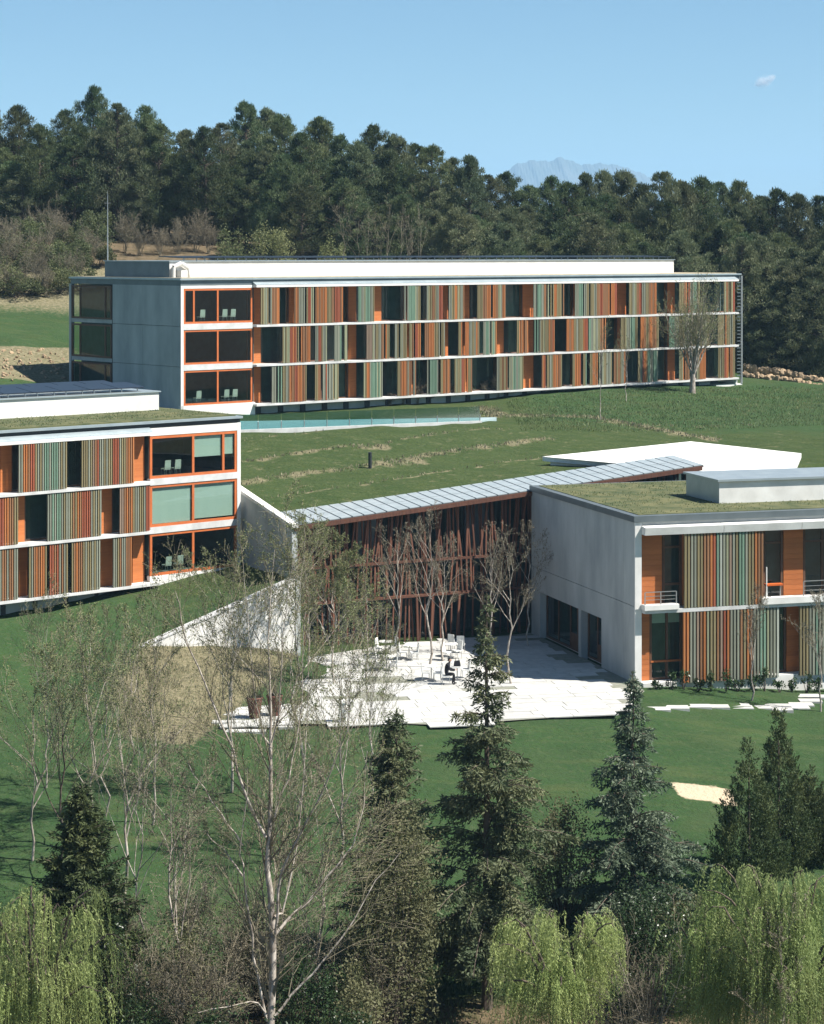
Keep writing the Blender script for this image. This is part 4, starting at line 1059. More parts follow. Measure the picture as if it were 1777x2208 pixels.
bg = MB().hexa([(-0.2, -0.14, 0), (0.2, -0.14, 0), (0.2, 0.14, 0), (-0.2, 0.14, 0)], [(-0.16, -0.1, 0.26), (0.14, -0.1, 0.30), (0.14, 0.1, 0.30), (-0.16, 0.1, 0.26)]).path([(-0.1, 0, .27), (-0.07, 0, .42), (0.07, 0, .43), (0.1, 0, .29)], [.015] * 4, 5).build('bag', M_cloth)
bg.location = on_z(986, 1466) + (0.78,); tag(bg, 'black bag on the table in front of the seated person', 'bag')

# two tapered pots, white bollard, black bollard, mast
def pot(px, py, lab, s):
    X, Y = on_z(px, py)
    t = thing('plant_pot', lab, 'plant pot', (X, Y, 0.02), 0, 'two tall pots')
    MB().path([(0, 0, 0), (0, 0, 0.9 * s), (0, 0, 1.0 * s), (0, 0, 1.05 * s)], [0.26 * s, 0.40 * s, 0.44 * s, 0.40 * s], 18).build('pot', M_pot, t, smooth=True)
    MB().add([(0.38 * s * math.cos(a), 0.38 * s * math.sin(a), 0.98 * s) for a in np.arange(18) / 18 * 2 * math.pi], [list(range(18))]).build('soil', M_bark, t)
    rg = np.random.default_rng(px); n_ = 70
    a = rg.uniform(0, 2 * math.pi, n_); r = rg.uniform(0.02, 0.3, n_); p0 = np.stack([r * np.cos(a), r * np.sin(a), np.full(n_, 0.98 * s)], 1)
    p1 = p0 + np.stack([r * 1.3 * np.cos(a), r * 1.3 * np.sin(a), rg.uniform(0.4, 1.1, n_)], 1)
    m = MB().segs(p0, p1, 0.012, 0.004, 3); m2 = MB().leaves(p0 + (p1 - p0) * rg.uniform(0.4, 1, (n_, 1)), 0.12, 0.05, rng=rg)
    m.build('stems', M_twig, t); m2.build('leaves', L_shrub, t)
pot(549, 1548, 'left of two tall brown tapered pots on the paving', 1.0); pot(592, 1543, 'right of two tall brown tapered pots on the paving', 1.0)
X, Y = on_z(738, 1556)
wb_ = MB().hexa([(-.2, -.2, 0), (.2, -.2, 0), (.2, .2, 0), (-.2, .2, 0)], [(-.18, -.18, .95), (.18, -.18, .95), (.18, .18, .95), (-.18, .18, .95)]).hexa([(-.21, -.21, .952), (.21, -.21, .952), (.21, .21, .952), (-.21, .21, .952)], [(-.17, -.17, 1.05), (.17, -.17, 1.05), (.17, .17, 1.05), (-.17, .17, 1.05)]).build('bollard', M_white)
wb_.location = (X, Y, 0.02); tag(wb_, 'short white concrete bollard at the front edge of the courtyard', 'bollard')
q = on_ground(798, 1010, 131)
bb = MB().path([(0, 0, 0), (0, 0, 1.0), (0, 0, 1.06), (0, 0, 1.08)], [.12, .12, .12, .02], 12).path([(0, 0, .78), (0, 0, .82)], [.135, .135], 12).build('bollard', M_dark)
bb.location = q; tag(bb, 'lone black bollard light standing on the grass hill', 'bollard')
X, Y = FA.world(1.5, 12.6)
mast = thing('mast', 'thin grey mast rising behind the roof at the left end of the long block', 'mast', (X, Y, RA + 0.05), 0)
MB().path([(0, 0, 0), (0, 0, 3.0), (0, 0, 6.5)], [.07, .05, .03], 6).build('pole', M_steel, mast)
MB().segs([(0, 0, 0)], [(0, 0, 0.12)], 0.2, 0.2, 10).build('foot', M_steel, mast)
MB().segs([(-.25, 0, 5.9), (0, 0, 6.5)], [(.25, 0, 5.9), (0, 0, 6.9)], .015, .012, 4).build('aerial', M_steel, mast)

# boulders right of the long block and rubble bank at its left
rr = np.random.default_rng(8)
def rock_mesh(seed):
    rg = np.random.default_rng(seed)
    import bmesh
    bm = bmesh.new(); bmesh.ops.create_icosphere(bm, subdivisions=2, radius=1.0)
    for v in bm.verts:
        c = v.co; k = 1 + 0.22 * math.sin(c.x * 3 + seed) * math.cos(c.y * 4 - seed) + rg.uniform(-.1, .1)
        v.co = (max(-.8, min(.8, c.x * k)), max(-.8, min(.8, c.y * k)), max(-.6, min(.65, c.z * k)))
    me = bpy.data.meshes.new('boulder'); bm.to_mesh(me); bm.free(); me.materials.append(M_rock); return me
rocks = [rock_mesh(i) for i in range(6)]
BW = thing('boulder_wall', 'rough reddish boulder wall on the bank right of the long block', 'wall', (0, 0, 0))
for i in range(70):
    px = 1604 + (i % 35) * 5.6; lay = i // 35
    Y = 211 + 1.3 * lay - (px - 1604) * 0.012
    X = gx(px, Y); s = rr.uniform(0.18, 0.42)
    link('boulder', rocks[i % 6], BW, (X, Y, gz(X, Y) + 0.15 + lay * 0.45 - max(0, (px - 1690)) * 0.006), tuple(rr.uniform(0, 6, 3)), (s * 1.3, s, s))
RUB = thing('rubble_bank', 'pale rubble stones on the bank left of the long block', 'rubble', (0, 0, 0))
for i in range(150):
    px = rr.uniform(-60, 150); py = rr.uniform(755, 822)
    q = on_ground(px, py, 150); s = rr.uniform(0.06, 0.18)
    o = link('stone', rocks[i % 6], RUB, (q[0], q[1], q[2] + s * 0.2), tuple(rr.uniform(0, 6, 3)), (s * 1.4, s, s * 0.8))
# ------------------------------------------------------------------ vegetation builders
def nrm(v): return v / max(np.linalg.norm(v), 1e-9)

class Tree:
    def __init__(self, seed):
        self.rg = np.random.default_rng(seed); self.thick = []; self.thin = []; self.tips = []
    def branch(self, p, d, L, r, level, maxlev, kids, spread, up=0.15, wob=0.12):
        rg = self.rg
        n = 5 if level == 0 else (4 if level == 1 else 3 if level < maxlev else 2)
        pts = [np.array(p, float)]; rad = [r]; d = nrm(np.array(d, float))
        for i in range(n):
            d = nrm(d + rg.normal(size=3) * wob + np.array([0, 0, up]) * (0.5 if level else 0.2))
            pts.append(pts[-1] + d * L / n); rad.append(r * (1 - 0.8 * (i + 1) / n))
        self.poly(pts, rad, level, maxlev)
        self.spawn(pts, rad, L, level, maxlev, kids, spread, up, wob)
    def poly(self, pts, rad, level, maxlev):
        tgt = self.thin if level >= maxlev - 1 else self.thick
        for a, b, ra, rb in zip(pts[:-1], pts[1:], rad[:-1], rad[1:]): tgt.append((a, b, ra, rb))
        if level >= maxlev:
            for a, b in zip(pts[:-1], pts[1:]): self.tips.append((a, b))
    def spawn(self, pts, rad, L, level, maxlev, kids, spread, up, wob, t0=0.25, ratio=(0.35, 0.6)):
        if level >= maxlev: return
        rg = self.rg; n = len(pts) - 1
        k = kids[level]
        for j in range(k):
            t = t0 + (1 - t0) * (j + rg.uniform(0, 1)) / k
            f = min(t * n, n - 1e-3); i = int(f); q = pts[i] + (pts[i + 1] - pts[i]) * (f - i)
            d = nrm(pts[i + 1] - pts[i]); a = rg.uniform(0, 2 * math.pi)
            perp = np.cross(d, [math.cos(a), math.sin(a), 0.3]); perp = nrm(perp)
            ang = spread[level] * rg.uniform(0.7, 1.3)
            dd = d * math.cos(ang) + perp * math.sin(ang)
            LL = L * rg.uniform(*ratio) * (1.15 - 0.65 * t)
            rr_ = max(0.006, rad[i] * 0.55)
            self.branch(q, dd, LL, rr_, level + 1, maxlev, kids, spread, up, wob)

def arr(segs):
    return (np.array([s[0] for s in segs]), np.array([s[1] for s in segs]), np.array([s[2] for s in segs]), np.array([s[3] for s in segs]))

def finish_bare(t, T, bark, bud, buds=1.0, bl=0.09, bw=0.05, minr=0.0):
    m = MB()
    a, b, ra, rb = arr(T.thick); m.segs(a, b, np.maximum(ra, minr), np.maximum(rb, minr), 6)
    m.build('trunk', bark, t, smooth=True)
    c = MB()
    if T.thin:
        a, b, ra, rb = arr(T.thin); c.segs(a, b, np.maximum(ra * .8, 0.0065), np.maximum(rb * .8, 0.004), 3)
    if buds > 0 and T.tips:
        A0 = np.array([s[0] for s in T.tips]); B0 = np.array([s[1] for s in T.tips])
        n = int(len(A0) * buds); i = T.rg.integers(0, len(A0), n)
        P = A0[i] + (B0[i] - A0[i]) * T.rg.uniform(0, 1, (n, 1)) + T.rg.normal(size=(n, 3)) * 0.03
        c.leaves(P, T.rg.uniform(0.7, 1.3, n) * bl, T.rg.uniform(0.7, 1.3, n) * bw, rng=T.rg, mat=1)
    c.build('crown', [M_twig, bud], t)

def place(px, Y, name, label, cat, group=None):
    X = gx(px, Y)
    return thing(name, label, cat, (X, Y, gz(X, Y) - 0.05), 0, group)

def top_h(px, Y, ytop):
    """height a plant needs to reach a given row"""
    X = gx(px, Y); return EYE - (ytop - HY) / F * Y - gz(X, Y)

def bare_tree(px, Y, ytop, label, seed, bud=None, buds=3.0, kids=(13, 8, 7), spread=(0.55, 0.55, 0.7), r=None, bark=None, t0=0.3, name='bare_tree', group=None, up=0.15, lean=0.0, bl=0.09, bw=0.05, ratio=(0.35, 0.6)):
    t = place(px, Y, name, label, 'tree', group)
    H = top_h(px, Y, ytop); T = Tree(seed); rg = T.rg
    n = 9; pts = [np.zeros(3)]
    for i in range(n): pts.append(np.array([lean * (i + 1) / n + rg.normal() * 0.012 * H, rg.normal() * 0.012 * H, H * 0.93 * (i + 1) / n]))
    r = r or H * 0.011
    rad = [r * (1 - 0.9 * (i / n)) for i in range(n + 1)]
    T.poly(pts, rad, 0, 3); T.spawn(pts, rad, H, 0, 3, kids, spread, up, 0.12, t0, ratio)
    finish_bare(t, T, bark or M_bark_pale, bud or L_bud, buds, bl, bw)
    return t

def conifer(px, Y, ytop, rmax, label, seed, leaf, cat='tree', name='cedar_tree', whorl=0.42, per=6, droop=0.5, dens=1.0, low=0.06, shape=0.85, up0=0.25, nl=0.20, nw=0.060, gap=0.35):
    t = place(px, Y, name, label, cat)
    H = top_h(px, Y, ytop); rg = np.random.default_rng(seed)
    wood = MB(); lf = MB()
    zs = np.linspace(0, H, 12); off = rg.normal(size=(12, 2)) * 0.02 * (zs / H)[:, None]
    wood.path(np.column_stack([off, zs]), list(H * 0.013 * (1 - zs / H) + 0.015), 7)
    z = H * low
    P, Dn = [], []
    s0, s1, q0, q1 = [], [], [], []
    while z < H * 0.985:
        h = z / H
        Lb = rmax * (1 - h) ** shape * 1.0
        for k in range(per):
            if rg.random() < gap * 0.4: continue
            L = max(0.18, Lb * rg.uniform(1 - gap * 1.4, 1 + gap * 0.5))
            a = rg.uniform(0, 2 * math.pi); ca, sa = math.cos(a), math.sin(a)
            el = up0 * (0.3 + 1.6 * h) + rg.normal() * 0.10
            ns = 7; u = np.linspace(0, 1, ns + 1)
            rad_ = L * u * math.cos(el); zz_ = z + L * u * math.sin(el) - droop * L * 0.45 * u ** 2.2
            pts = np.column_stack([rad_ * ca, rad_ * sa, zz_])
            s0.append(pts[:-1]); s1.append(pts[1:]); rr0 = 0.012 + 0.022 * L / max(rmax, .1) * (1 - u); q0.append(rr0[:-1]); q1.append(rr0[1:])
            nb = max(4, int(L * 20 * dens)); tb = rg.uniform(0.10, 1.0, nb)
            base = np.column_stack([np.interp(tb, u, pts[:, i]) for i in range(3)])
            side = rg.choice([-1.0, 1.0], nb) * rg.uniform(0.45, 1.25, nb)
            dirx = np.column_stack([ca * np.cos(side) - sa * np.sin(side), sa * np.cos(side) + ca * np.sin(side), rg.normal(size=nb) * 0.12 - droop * 0.75])
            bl = (0.16 + 0.34 * L * (1.05 - tb) * rg.uniform(0.5, 1.1, nb)); bl = np.minimum(bl, 0.85)
            for j in range(nb):
                m = max(3, int(bl[j] / 0.045 * dens)); v = np.linspace(0.05, 1, m)[:, None]
                pp = base[j] + dirx[j] * bl[j] * v + np.array([0, 0, -droop * 0.3]) * bl[j] * v ** 2
                P.append(pp); Dn.append(dirx[j] * 0.8 + rg.normal(size=(m, 3)) * 0.55)
        z += whorl * rg.uniform(0.7, 1.3) * (0.55 + 0.6 * (1 - h))
    # leader
    m = 40; zt = np.linspace(H * 0.93, H, m); P.append(np.column_stack([rg.normal(size=(m, 2)) * 0.02, zt])); Dn.append(rg.normal(size=(m, 3)) + np.array([0, 0, .5]))
    P = np.concatenate(P); Dn = np.concatenate(Dn); n = len(P)
    lf.leaves(P, rg.uniform(0.7, 1.3, n) * nl, rg.uniform(0.8, 1.2, n) * nw, Dn, rg)
    wood.segs(np.concatenate(s0), np.concatenate(s1), np.concatenate(q0), np.concatenate(q1), 4)
    wood.build('trunk', M_bark, t); lf.build('crown', leaf, t)
    return t

def dense_cone(px, Y, ytop, rmax, label, seed, leaf, name='juniper_tree'):
    t = place(px, Y, name, label, 'tree')
    H = top_h(px, Y, ytop); rg = np.random.default_rng(seed)
    MB().path([(0, 0, 0), (0, 0, H * .5), (0, 0, H * .93)], [H * .015, H * .009, .02], 6).build('trunk', M_bark, t)
    n = 420; h = 1 - np.sqrt(rg.uniform(0, 1, n)); h = np.clip(h * 1.02, 0.02, 0.97); a = rg.uniform(0, 2 * math.pi, n)
    prof = rmax * np.minimum(1, (1 - h) ** 1.0 * 1.2) * (0.5 + 0.6 * np.minimum(1, h * 6))
    r = prof * rg.uniform(0.55, 1.0, n)
    base = np.column_stack([r * np.cos(a), r * np.sin(a), h * H])
    d = np.column_stack([np.cos(a) * .35, np.sin(a) * .35, np.full(n, 1.0)]) + rg.normal(size=(n, 3)) * 0.18
    L = rg.uniform(0.35, 0.8, n) * (0.55 + .6 * (1 - h))
    k = 60; u = rg.uniform(0, 1, (n, k))
    w = (1 - u) * 0.16
    P = base[:, None, :] + d[:, None, :] * (L[:, None] * u)[:, :, None] + rg.normal(size=(n, k, 3)) * w[:, :, None]
    Dn = np.repeat(d[:, None, :], k, 1) + rg.normal(size=(n, k, 3)) * 0.5
    lf = MB().leaves(P.reshape(-1, 3), rg.uniform(0.09, 0.17, n * k), rg.uniform(0.03, 0.05, n * k), Dn.reshape(-1, 3), rg)
    lf.build('crown', leaf, t); return t

def willow(px, Y, ytop, rad, label, seed, strands=520, fall=0.75):
    t = place(px, Y, 'willow_tree', label, 'tree')
    H = top_h(px, Y, ytop); rg = np.random.default_rng(seed)
    T = Tree(seed); starts = []
    fork = H * 0.32
    T.poly([np.zeros(3), np.array([.05, 0, fork * .5]), np.array([0, .05, fork])], [.16, .13, .11], 0, 3)
    for i in range(24):
        a = i * 2.4 + rg.uniform(-.3, .3); rr_ = rad * rg.uniform(0.25, 1.0); top = H * rg.uniform(0.55, 1.0) * (1 - 0.2 * rr_ / rad)
        u = np.linspace(0, 1, 9)[:, None]
        ex = np.array([math.cos(a) * rr_, math.sin(a) * rr_, 0])
        pts = np.array([0, 0, fork]) + ex * u ** 0.85 + np.array([0, 0, top - fork]) * np.sin(u * math.pi * 0.60) / math.sin(math.pi * 0.55)
        pts = pts + rg.normal(size=pts.shape) * 0.05
        T.poly(list(pts), list(np.linspace(.075, .012, 9)), 0, 3)
        for k in range(strands // 24):
            f = rg.uniform(0.25, 1) * 8; i0 = min(int(f), 7); p = pts[i0] + (pts[i0 + 1] - pts[i0]) * (f - i0)
            starts.append(p + rg.normal(size=3) * np.array([.17, .17, .10]))
    S = np.array(starts); n = len(S)
    Ls = np.minimum(S[:, 2] - 0.25, fall * H * rg.uniform(0.12, 0.55, n)); Ls = np.maximum(Ls, 0.3)
    k = 40; u = np.linspace(0, 1, k)[None, :]
    out = S[:, :2] / np.maximum(np.linalg.norm(S[:, :2], axis=1, keepdims=True), .1)
    sway = rg.normal(size=(n, 2)) * 0.12
    x = S[:, 0:1] + out[:, 0:1] * 0.35 * np.sqrt(u) + sway[:, 0:1] * u; y = S[:, 1:2] + out[:, 1:2] * 0.35 * np.sqrt(u) + sway[:, 1:2] * u
    z = S[:, 2:3] + 0.12 * np.sin(u * 2.2) - Ls[:, None] * u ** 1.15
    P = np.stack([x, y, z], 2)
    strand = MB().segs(P[:, :-5:5].reshape(-1, 3), P[:, 5::5].reshape(-1, 3), 0.007, 0.005, 3)
    Pl = P.reshape(-1, 3) + rg.normal(size=(n * k, 3)) * 0.025; m = len(Pl)
    Dn = np.column_stack([rg.normal(size=(m, 2)) * 0.85, np.full(m, -1.0)])
    strand.leaves(Pl, rg.uniform(.08, .15, m), rg.uniform(.02, .035, m), Dn, rg, 1)
    a_, b_, ra, rb = arr(T.thick); MB().segs(a_, b_, ra, rb, 6).build('trunk', M_bark, t, smooth=True)
    strand.build('crown', [L_willow, L_willow], t)
    return t

def shrub(px, Y, h, rx, label, seed, leaf=None, name='shrub', n=5200, ls=0.12, lumps=16, cat='shrub', group=None, loc=None, ry=None, stems=M_bark):
    rg = np.random.default_rng(seed)
    if loc is None: t = place(px, Y, name, label, cat, group)
    else: t = thing(name, label, cat, loc, 0, group)
    ry = ry or rx
    c = np.column_stack([rg.uniform(-.75, .75, lumps) * rx, rg.uniform(-.75, .75, lumps) * ry, rg.uniform(.25, .85, lumps) * h])
    c[:, 2] *= 1 - 0.35 * (np.abs(c[:, 0]) / rx) ** 2
    MB().segs(np.column_stack([c[:, 0] * .12, c[:, 1] * .12, np.zeros(lumps)]), c, 0.03, 0.008, 4).build('stems', stems, t)
    i = rg.integers(0, lumps, n); v = rg.normal(size=(n, 3)); v /= np.linalg.norm(v, axis=1, keepdims=True)
    s = rg.uniform(.22, .42, lumps)[i]
    P = c[i] + v * (s * rg.uniform(0.6, 1.05, n))[:, None] * np.array([rx, ry, h * .62])
    P[:, 2] = np.maximum(P[:, 2], 0.02)
    MB().leaves(P, rg.uniform(.7, 1.3, n) * ls, rg.uniform(.7, 1.3, n) * ls * .5, rng=rg).build('leaves', leaf or L_shrub, t)
    return t

def bare_shrub(px, Y, h, label, seed, stems=16, buds=1.5, bark=None, bud=None, group=None, spread=0.5, loc=None):
    rg = np.random.default_rng(seed)
    t = place(px, Y, 'bare_shrub', label, 'shrub', group) if loc is None else thing('bare_shrub', label, 'shrub', loc, 0, group)
    T = Tree(seed)
    for i in range(stems):
        a = rg.uniform(0, 2 * math.pi); sp = rg.uniform(0.05, spread)
        T.branch((rg.normal() * .1, rg.normal() * .1, 0), (math.cos(a) * sp, math.sin(a) * sp, 1), h * rg.uniform(.6, 1.05), 0.022, 1, 3, (0, 8, 6), (0, .55, .7), 0.08, 0.14)
    finish_bare(t, T, bark or M_twig, bud or L_bud_grey, buds, .07, .04)
    return t

# ------------------------------------------------------------------ pine wood on the rise behind
def pine_parts(seed, H, rc, crown0=0.35, n_cl=175, per=100):
    rg = np.random.default_rng(seed)
    w = MB(); lf = MB()
    w.path([(0, 0, -0.5), (rg.normal() * .1, rg.normal() * .1, H * .5), (rg.normal() * .2, rg.normal() * .2, H * .96)], [.21, .15, .03], 6)
    h = crown0 + (1 - crown0) * rg.uniform(0, 1, n_cl)
    a = rg.uniform(0, 2 * math.pi, n_cl)
    u = (h - crown0) / (1 - crown0)
    prof = rc * np.clip(np.where(u < .4, .66 + .34 * u / .4, np.clip((1 - u) / .6, 0, 1) ** .48), 0.05, 1.0) * rg.uniform(.75, 1.15, n_cl)
    r = prof * np.sqrt(rg.uniform(0.08, 1, n_cl))
    c = np.column_stack([r * np.cos(a), r * np.sin(a), h * H - 0.5])
    k = np.arange(0, 22); ha = .76 + .225 * k / 21.0; sp = rc * .85 * (1 - ha) ** .7 + .10
    c[:22] = np.column_stack([rg.normal(size=22) * sp, rg.normal(size=22) * sp, ha * H - .45]); u[:22] = ha; r[:22] = sp
    w.segs(np.column_stack([c[:, 0] * .05, c[:, 1] * .05, c[:, 2] - r * .35 - .2]), c, .05, .015, 4)
    s = rg.uniform(.45, .95, n_cl) * (0.48 + .70 * (1 - u) ** .6)
    v = rg.normal(size=(n_cl, per, 3)); v /= np.linalg.norm(v, axis=2, keepdims=True)
    P = c[:, None, :] + v * (s[:, None] * rg.uniform(.3, 1.0, (n_cl, per)))[:, :, None] * np.array([.95, .95, 1.25])
    Dn = v * .6 + np.array([0, 0, 1.2]) + rg.normal(size=v.shape) * .3
    m = n_cl * per
    lf.leaves(P.reshape(-1, 3), rg.uniform(.26, .50, m), rg.uniform(.05, .095, m), Dn.reshape(-1, 3), rg)
    return w.mesh('trunk', M_bark), lf.mesh('crown', L_pine2 if seed % 3 == 1 else L_pine)
VAR = []
for i, (H, rc, c0) in enumerate(((19, 3.7, .14), (19, 4.3, .10), (19, 3.5, .30), (19, 4.2, .05), (19, 3.3, .16), (19, 4.4, .20), (19, 3.0, .10), (19, 3.5, .34))):
    VAR.append(pine_parts(100 + i, H, rc, c0))
skyline = [(-20, 235), (38, 222), (85, 262), (140, 232), (203, 180), (252, 215), (312, 222), (345, 262), (400, 275), (440, 268), (478, 258), (530, 214), (575, 228), (604, 240), (650, 280), (690, 246), (735, 285), (770, 300), (806, 264),
           (850, 285), (893, 305), (930, 308), (975, 335), (1013, 330), (1050, 370), (1093, 366), (1140, 395), (1190, 375), (1222, 388), (1262, 368), (1300, 362), (1342, 362), (1385, 390), (1432, 362), (1470, 385), (1512, 376), (1550, 385),
           (1592, 384), (1640, 415), (1674, 402), (1720, 412), (1764, 414), (1800, 420)]
GP = 'pines of the wood behind the long building'
notable = {4: 'tallest pine of the wood, open crown with sky gaps, upper left', 1: 'broad rounded pine at the left edge of the wood', 6: 'broad dark pine just right of the tallest pine', 11: 'tall pine with slim pointed top left of the wood centre',
           15: 'pine with small rounded head above a gap, left of centre', 18: 'pine with pointed top near the middle of the skyline', 33: 'slim pine whose tip pokes up right of the far mountain', 41: 'last tall pine at the right edge of the skyline'}
rgp = np.random.default_rng(21)
def pine(px, Y, H, lab, v=None, widen=1.0):
    X = gx(px, Y)
    t = thing('pine_tree', lab, 'tree', (X, Y, gz(X, Y) - 0.2), float(rgp.uniform(0, 6.28)), GP)
    w, l = VAR[int(rgp.integers(0, 8)) if v is None else v]
    s = H / 19.0; wd = (0.75 + 0.25 * s) * widen * float(rgp.uniform(.9, 1.15))
    t.scale = (wd, wd, s)
    link('trunk', w, t); link('crown', l, t)
ONES = ['', 'first', 'second', 'third', 'fourth', 'fifth', 'sixth', 'seventh', 'eighth', 'ninth', 'tenth', 'eleventh', 'twelfth', 'thirteenth', 'fourteenth', 'fifteenth', 'sixteenth', 'seventeenth', 'eighteenth', 'nineteenth']
def ordinal(n):
    if n < 20: return ONES[n]
    t, o = ['twent', 'thirt', 'fort'][n // 10 - 2], n % 10
    return t + 'ieth' if o == 0 else t + 'y-' + ONES[o]
for i, (px, yt) in enumerate(skyline):
    Y = 236 + float(rgp.uniform(-6, 14)); H = top_h(px, Y, yt)
    pine(px, Y, H, notable.get(i, 'pine on the skyline of the wood, %s crown from the left' % ordinal(i + 1)), {4: 2, 15: 7}.get(i))
sk_x = np.array([p[0] for p in skyline]); sk_y = np.array([p[1] for p in skyline])
def fill(n, Ya, Yb, drop_a, drop_b, lab):
    for i in range(n):
        px = -40 + 1860 * (i + float(rgp.uniform(0, 1))) / n
        Y = float(rgp.uniform(Ya, Yb))
        if px < 560 and Y < 232: Y += 12
        yt = float(np.interp(px, sk_x, sk_y)) + float(rgp.uniform(drop_a, drop_b))
        H = max(7.0, top_h(px, Y, yt)); pine(px, Y, H, lab)
fill(46, 226, 240, 40, 95, 'pine standing in the second row, below the skyline crowns')
fill(46, 219, 229, 90, 165, 'shorter pine in the front row of the wood')
fill(34, 250, 275, 25, 80, 'pine deep in the wood, seen only between other crowns')
for i in range(34):                                       # the wood goes on beyond the right and left picture edges
    px = 1815 + (i % 17) * 32 if i < 26 else -70 - (i - 26) * 34
    Y = float(rgp.uniform(216, 228)) + 20 * (i // 17 if i < 26 else 1)
    pine(px, Y, float(rgp.uniform(15, 19)), 'pine of the wood where it goes on past the picture edge')
for i in range(16):                                       # dense dark edge of the wood at the right
    px = 1600 + i * 14; Y = float(rgp.uniform(214, 222)); pine(px, Y, max(8, top_h(px, Y, 560 + float(rgp.uniform(-60, 90)))), 'low dense pine at the dark right edge of the wood', 3, 1.1)

# shrubs and pale bare trees on the bank at the left, behind the long block
rgb_ = np.random.default_rng(77)
bank_sp = []
for i in range(34):
    px = -20 + (i % 12) * 21 + float(rgb_.uniform(-8, 8)); py = 540 + (i // 12) * 46 + float(rgb_.uniform(-12, 12))
    bank_sp.append((px, py, float(rgb_.uniform(2.6, 4.6)) - .5 * (i // 12), float(rgb_.uniform(1.7, 2.6)), 'o' if rgb_.random() < .72 else 'b'))
bank_sp += [(270, 545, 3.6, 1.6, 'b'), (420, 545, 3.8, 1.8, 'b'), (450, 548, 2.8, 1.6, 'b'), (300, 552, 2.6, 1.6, 'b'), (345, 552, 2.4, 1.6, 'b'), (385, 548, 3.0, 1.6, 'b'), (650, 545, 3.2, 1.6, 'b'), (780, 548, 3, 1.5, 'b')]
bank_sp.sort()
no = nb_ = 0
for i, (px, py, h, r, k) in enumerate(bank_sp):
    q = on_ground(px, py, 190)
    if k == 'o':
        no += 1
        shrub(0, 0, h, r, 'olive spring shrub on the dry bank at the far left, %s such from the left' % ordinal(no), 300 + i, L_olive, n=2600, ls=.19, group='shrubs on the far left bank', loc=tuple(q))
    else:
        nb_ += 1
        bare_shrub(0, 0, h * 1.1, 'leafless brown shrub on the bank before the pines, %s such from the left' % ordinal(nb_), 330 + i, 14, 2.5, group='leafless shrubs on the bank', loc=tuple(q))
for (px, Y, yt, r, lab, s) in ((505, 216, 480, 1.9, 'left of two pale yellow-green shrubs rising behind the long block roof', 351), (585, 216, 468, 2.6, 'larger right one of two pale yellow-green shrubs behind the long roof', 352), (715, 217, 505, 1.4, 'small pale green shrub behind the middle of the long roof', 353)):
    shrub(px, Y, top_h(px, Y, yt), r, lab, s, L_bud, n=4200, ls=.2, lumps=22)

for i in range(8):
    px = 742 + i * 23 + (i * 7) % 9
    bare_tree(px, 212.5 + (i % 3), 445 + (i * 13) % 40, 'thin bare tree at the pine edge above the long roof, %s from left' % ordinal(i + 1), 500 + i, L_bud_grey, 1.0, (6, 4, 3), (.35, .5, .6), .08, t0=.5, group='thin bare trees at the wood edge', bark=M_twig)

# ------------------------------------------------------------------ trees by the long block
def crown_tree(px, Y, ytop, lab, seed):
    t = place(px, Y, 'young_tree', lab, 'tree'); H = top_h(px, Y, ytop); T = Tree(seed); rg = T.rg
    T.poly([np.zeros(3), np.array([.02, 0, H * .09]), np.array([.05, 0, H * .17])], [.34, .26, .22], 0, 3)
    for i in range(13):
        a = i * 2.4; sp = .2 + .45 * rg.uniform(0, 1)
        T.branch((0.05, 0, H * rg.uniform(.12, .2)), (math.cos(a) * sp, math.sin(a) * sp, 1), H * rg.uniform(.5, .86), .09, 1, 3, (0, 13, 9), (0, .5, .7), .12, .1)
    finish_bare(t, T, M_bark_pale, L_bud, 2.2, .11, .06)
crown_tree(1493, 196.5, 600, 'budding multi-stemmed tree on the lawn before the right end of the long block', 61)
bare_tree(1296, 172, 722, 'slim young bare tree before the long block, left of a pair', 62, buds=1.0, kids=(8, 5, 4), r=.05, t0=.4)
bare_tree(1350, 188, 735, 'slim young bare tree before the long block, right of a pair', 63, buds=1.0, kids=(8, 5, 4), r=.05, t0=.4)
for i in range(9):                                          # low planting at the end of the terrace
    px = 842 + i * 29; q = on_ground(px, 878 - i * 2.0, 150)
    bare_shrub(0, 0, 1.0 + .35 * (i % 3), 'scrubby leafless bush in the row between terrace and long block', 70 + i, 9, 2.5, group='scrub row at the terrace', loc=(q[0], q[1] + 1.0, gz(q[0], q[1] + 1.0)))

# ------------------------------------------------------------------ bare trees of the courtyard
CT = 'bare courtyard trees'
bare_tree(857, 127.0, 1160, 'slim bare tree in the courtyard, leftmost before the timber hall', 81, L_bud_grey, 1.0, (10, 6, 5), (.5, .5, .7), .07, t0=.35, group=CT)
bare_tree(925, 124.5, 1128, 'tallest bare tree in the courtyard, standing among the café tables', 82, L_bud_grey, 1.0, (11, 7, 5), (.5, .5, .7), .08, t0=.35, group=CT)
bare_tree(956, 126.5, 1175, 'bare tree with pale trunk close behind the tallest courtyard tree', 83, L_bud_grey, 1.0, (10, 6, 5), (.6, .5, .7), .07, t0=.3, group=CT)
bare_tree(1102, 119.9, 1178, 'bare tree in the courtyard nearest the right block', 84, L_bud_grey, 1.0, (10, 6, 5), (.5, .5, .7), .075, t0=.35, group=CT)
bare_tree(1060, 128.5, 1165, 'bare tree in the courtyard shade behind the tall cedar', 85, L_bud_grey, 1.0, (10, 6, 5), (.5, .5, .7), .07, t0=.3, group=CT)
bare_tree(1140, 131.5, 1150, 'bare tree in the deep corner between hall and right block', 86, L_bud_grey, 1.0, (10, 6, 5), (.5, .5, .7), .06, t0=.3, group=CT)
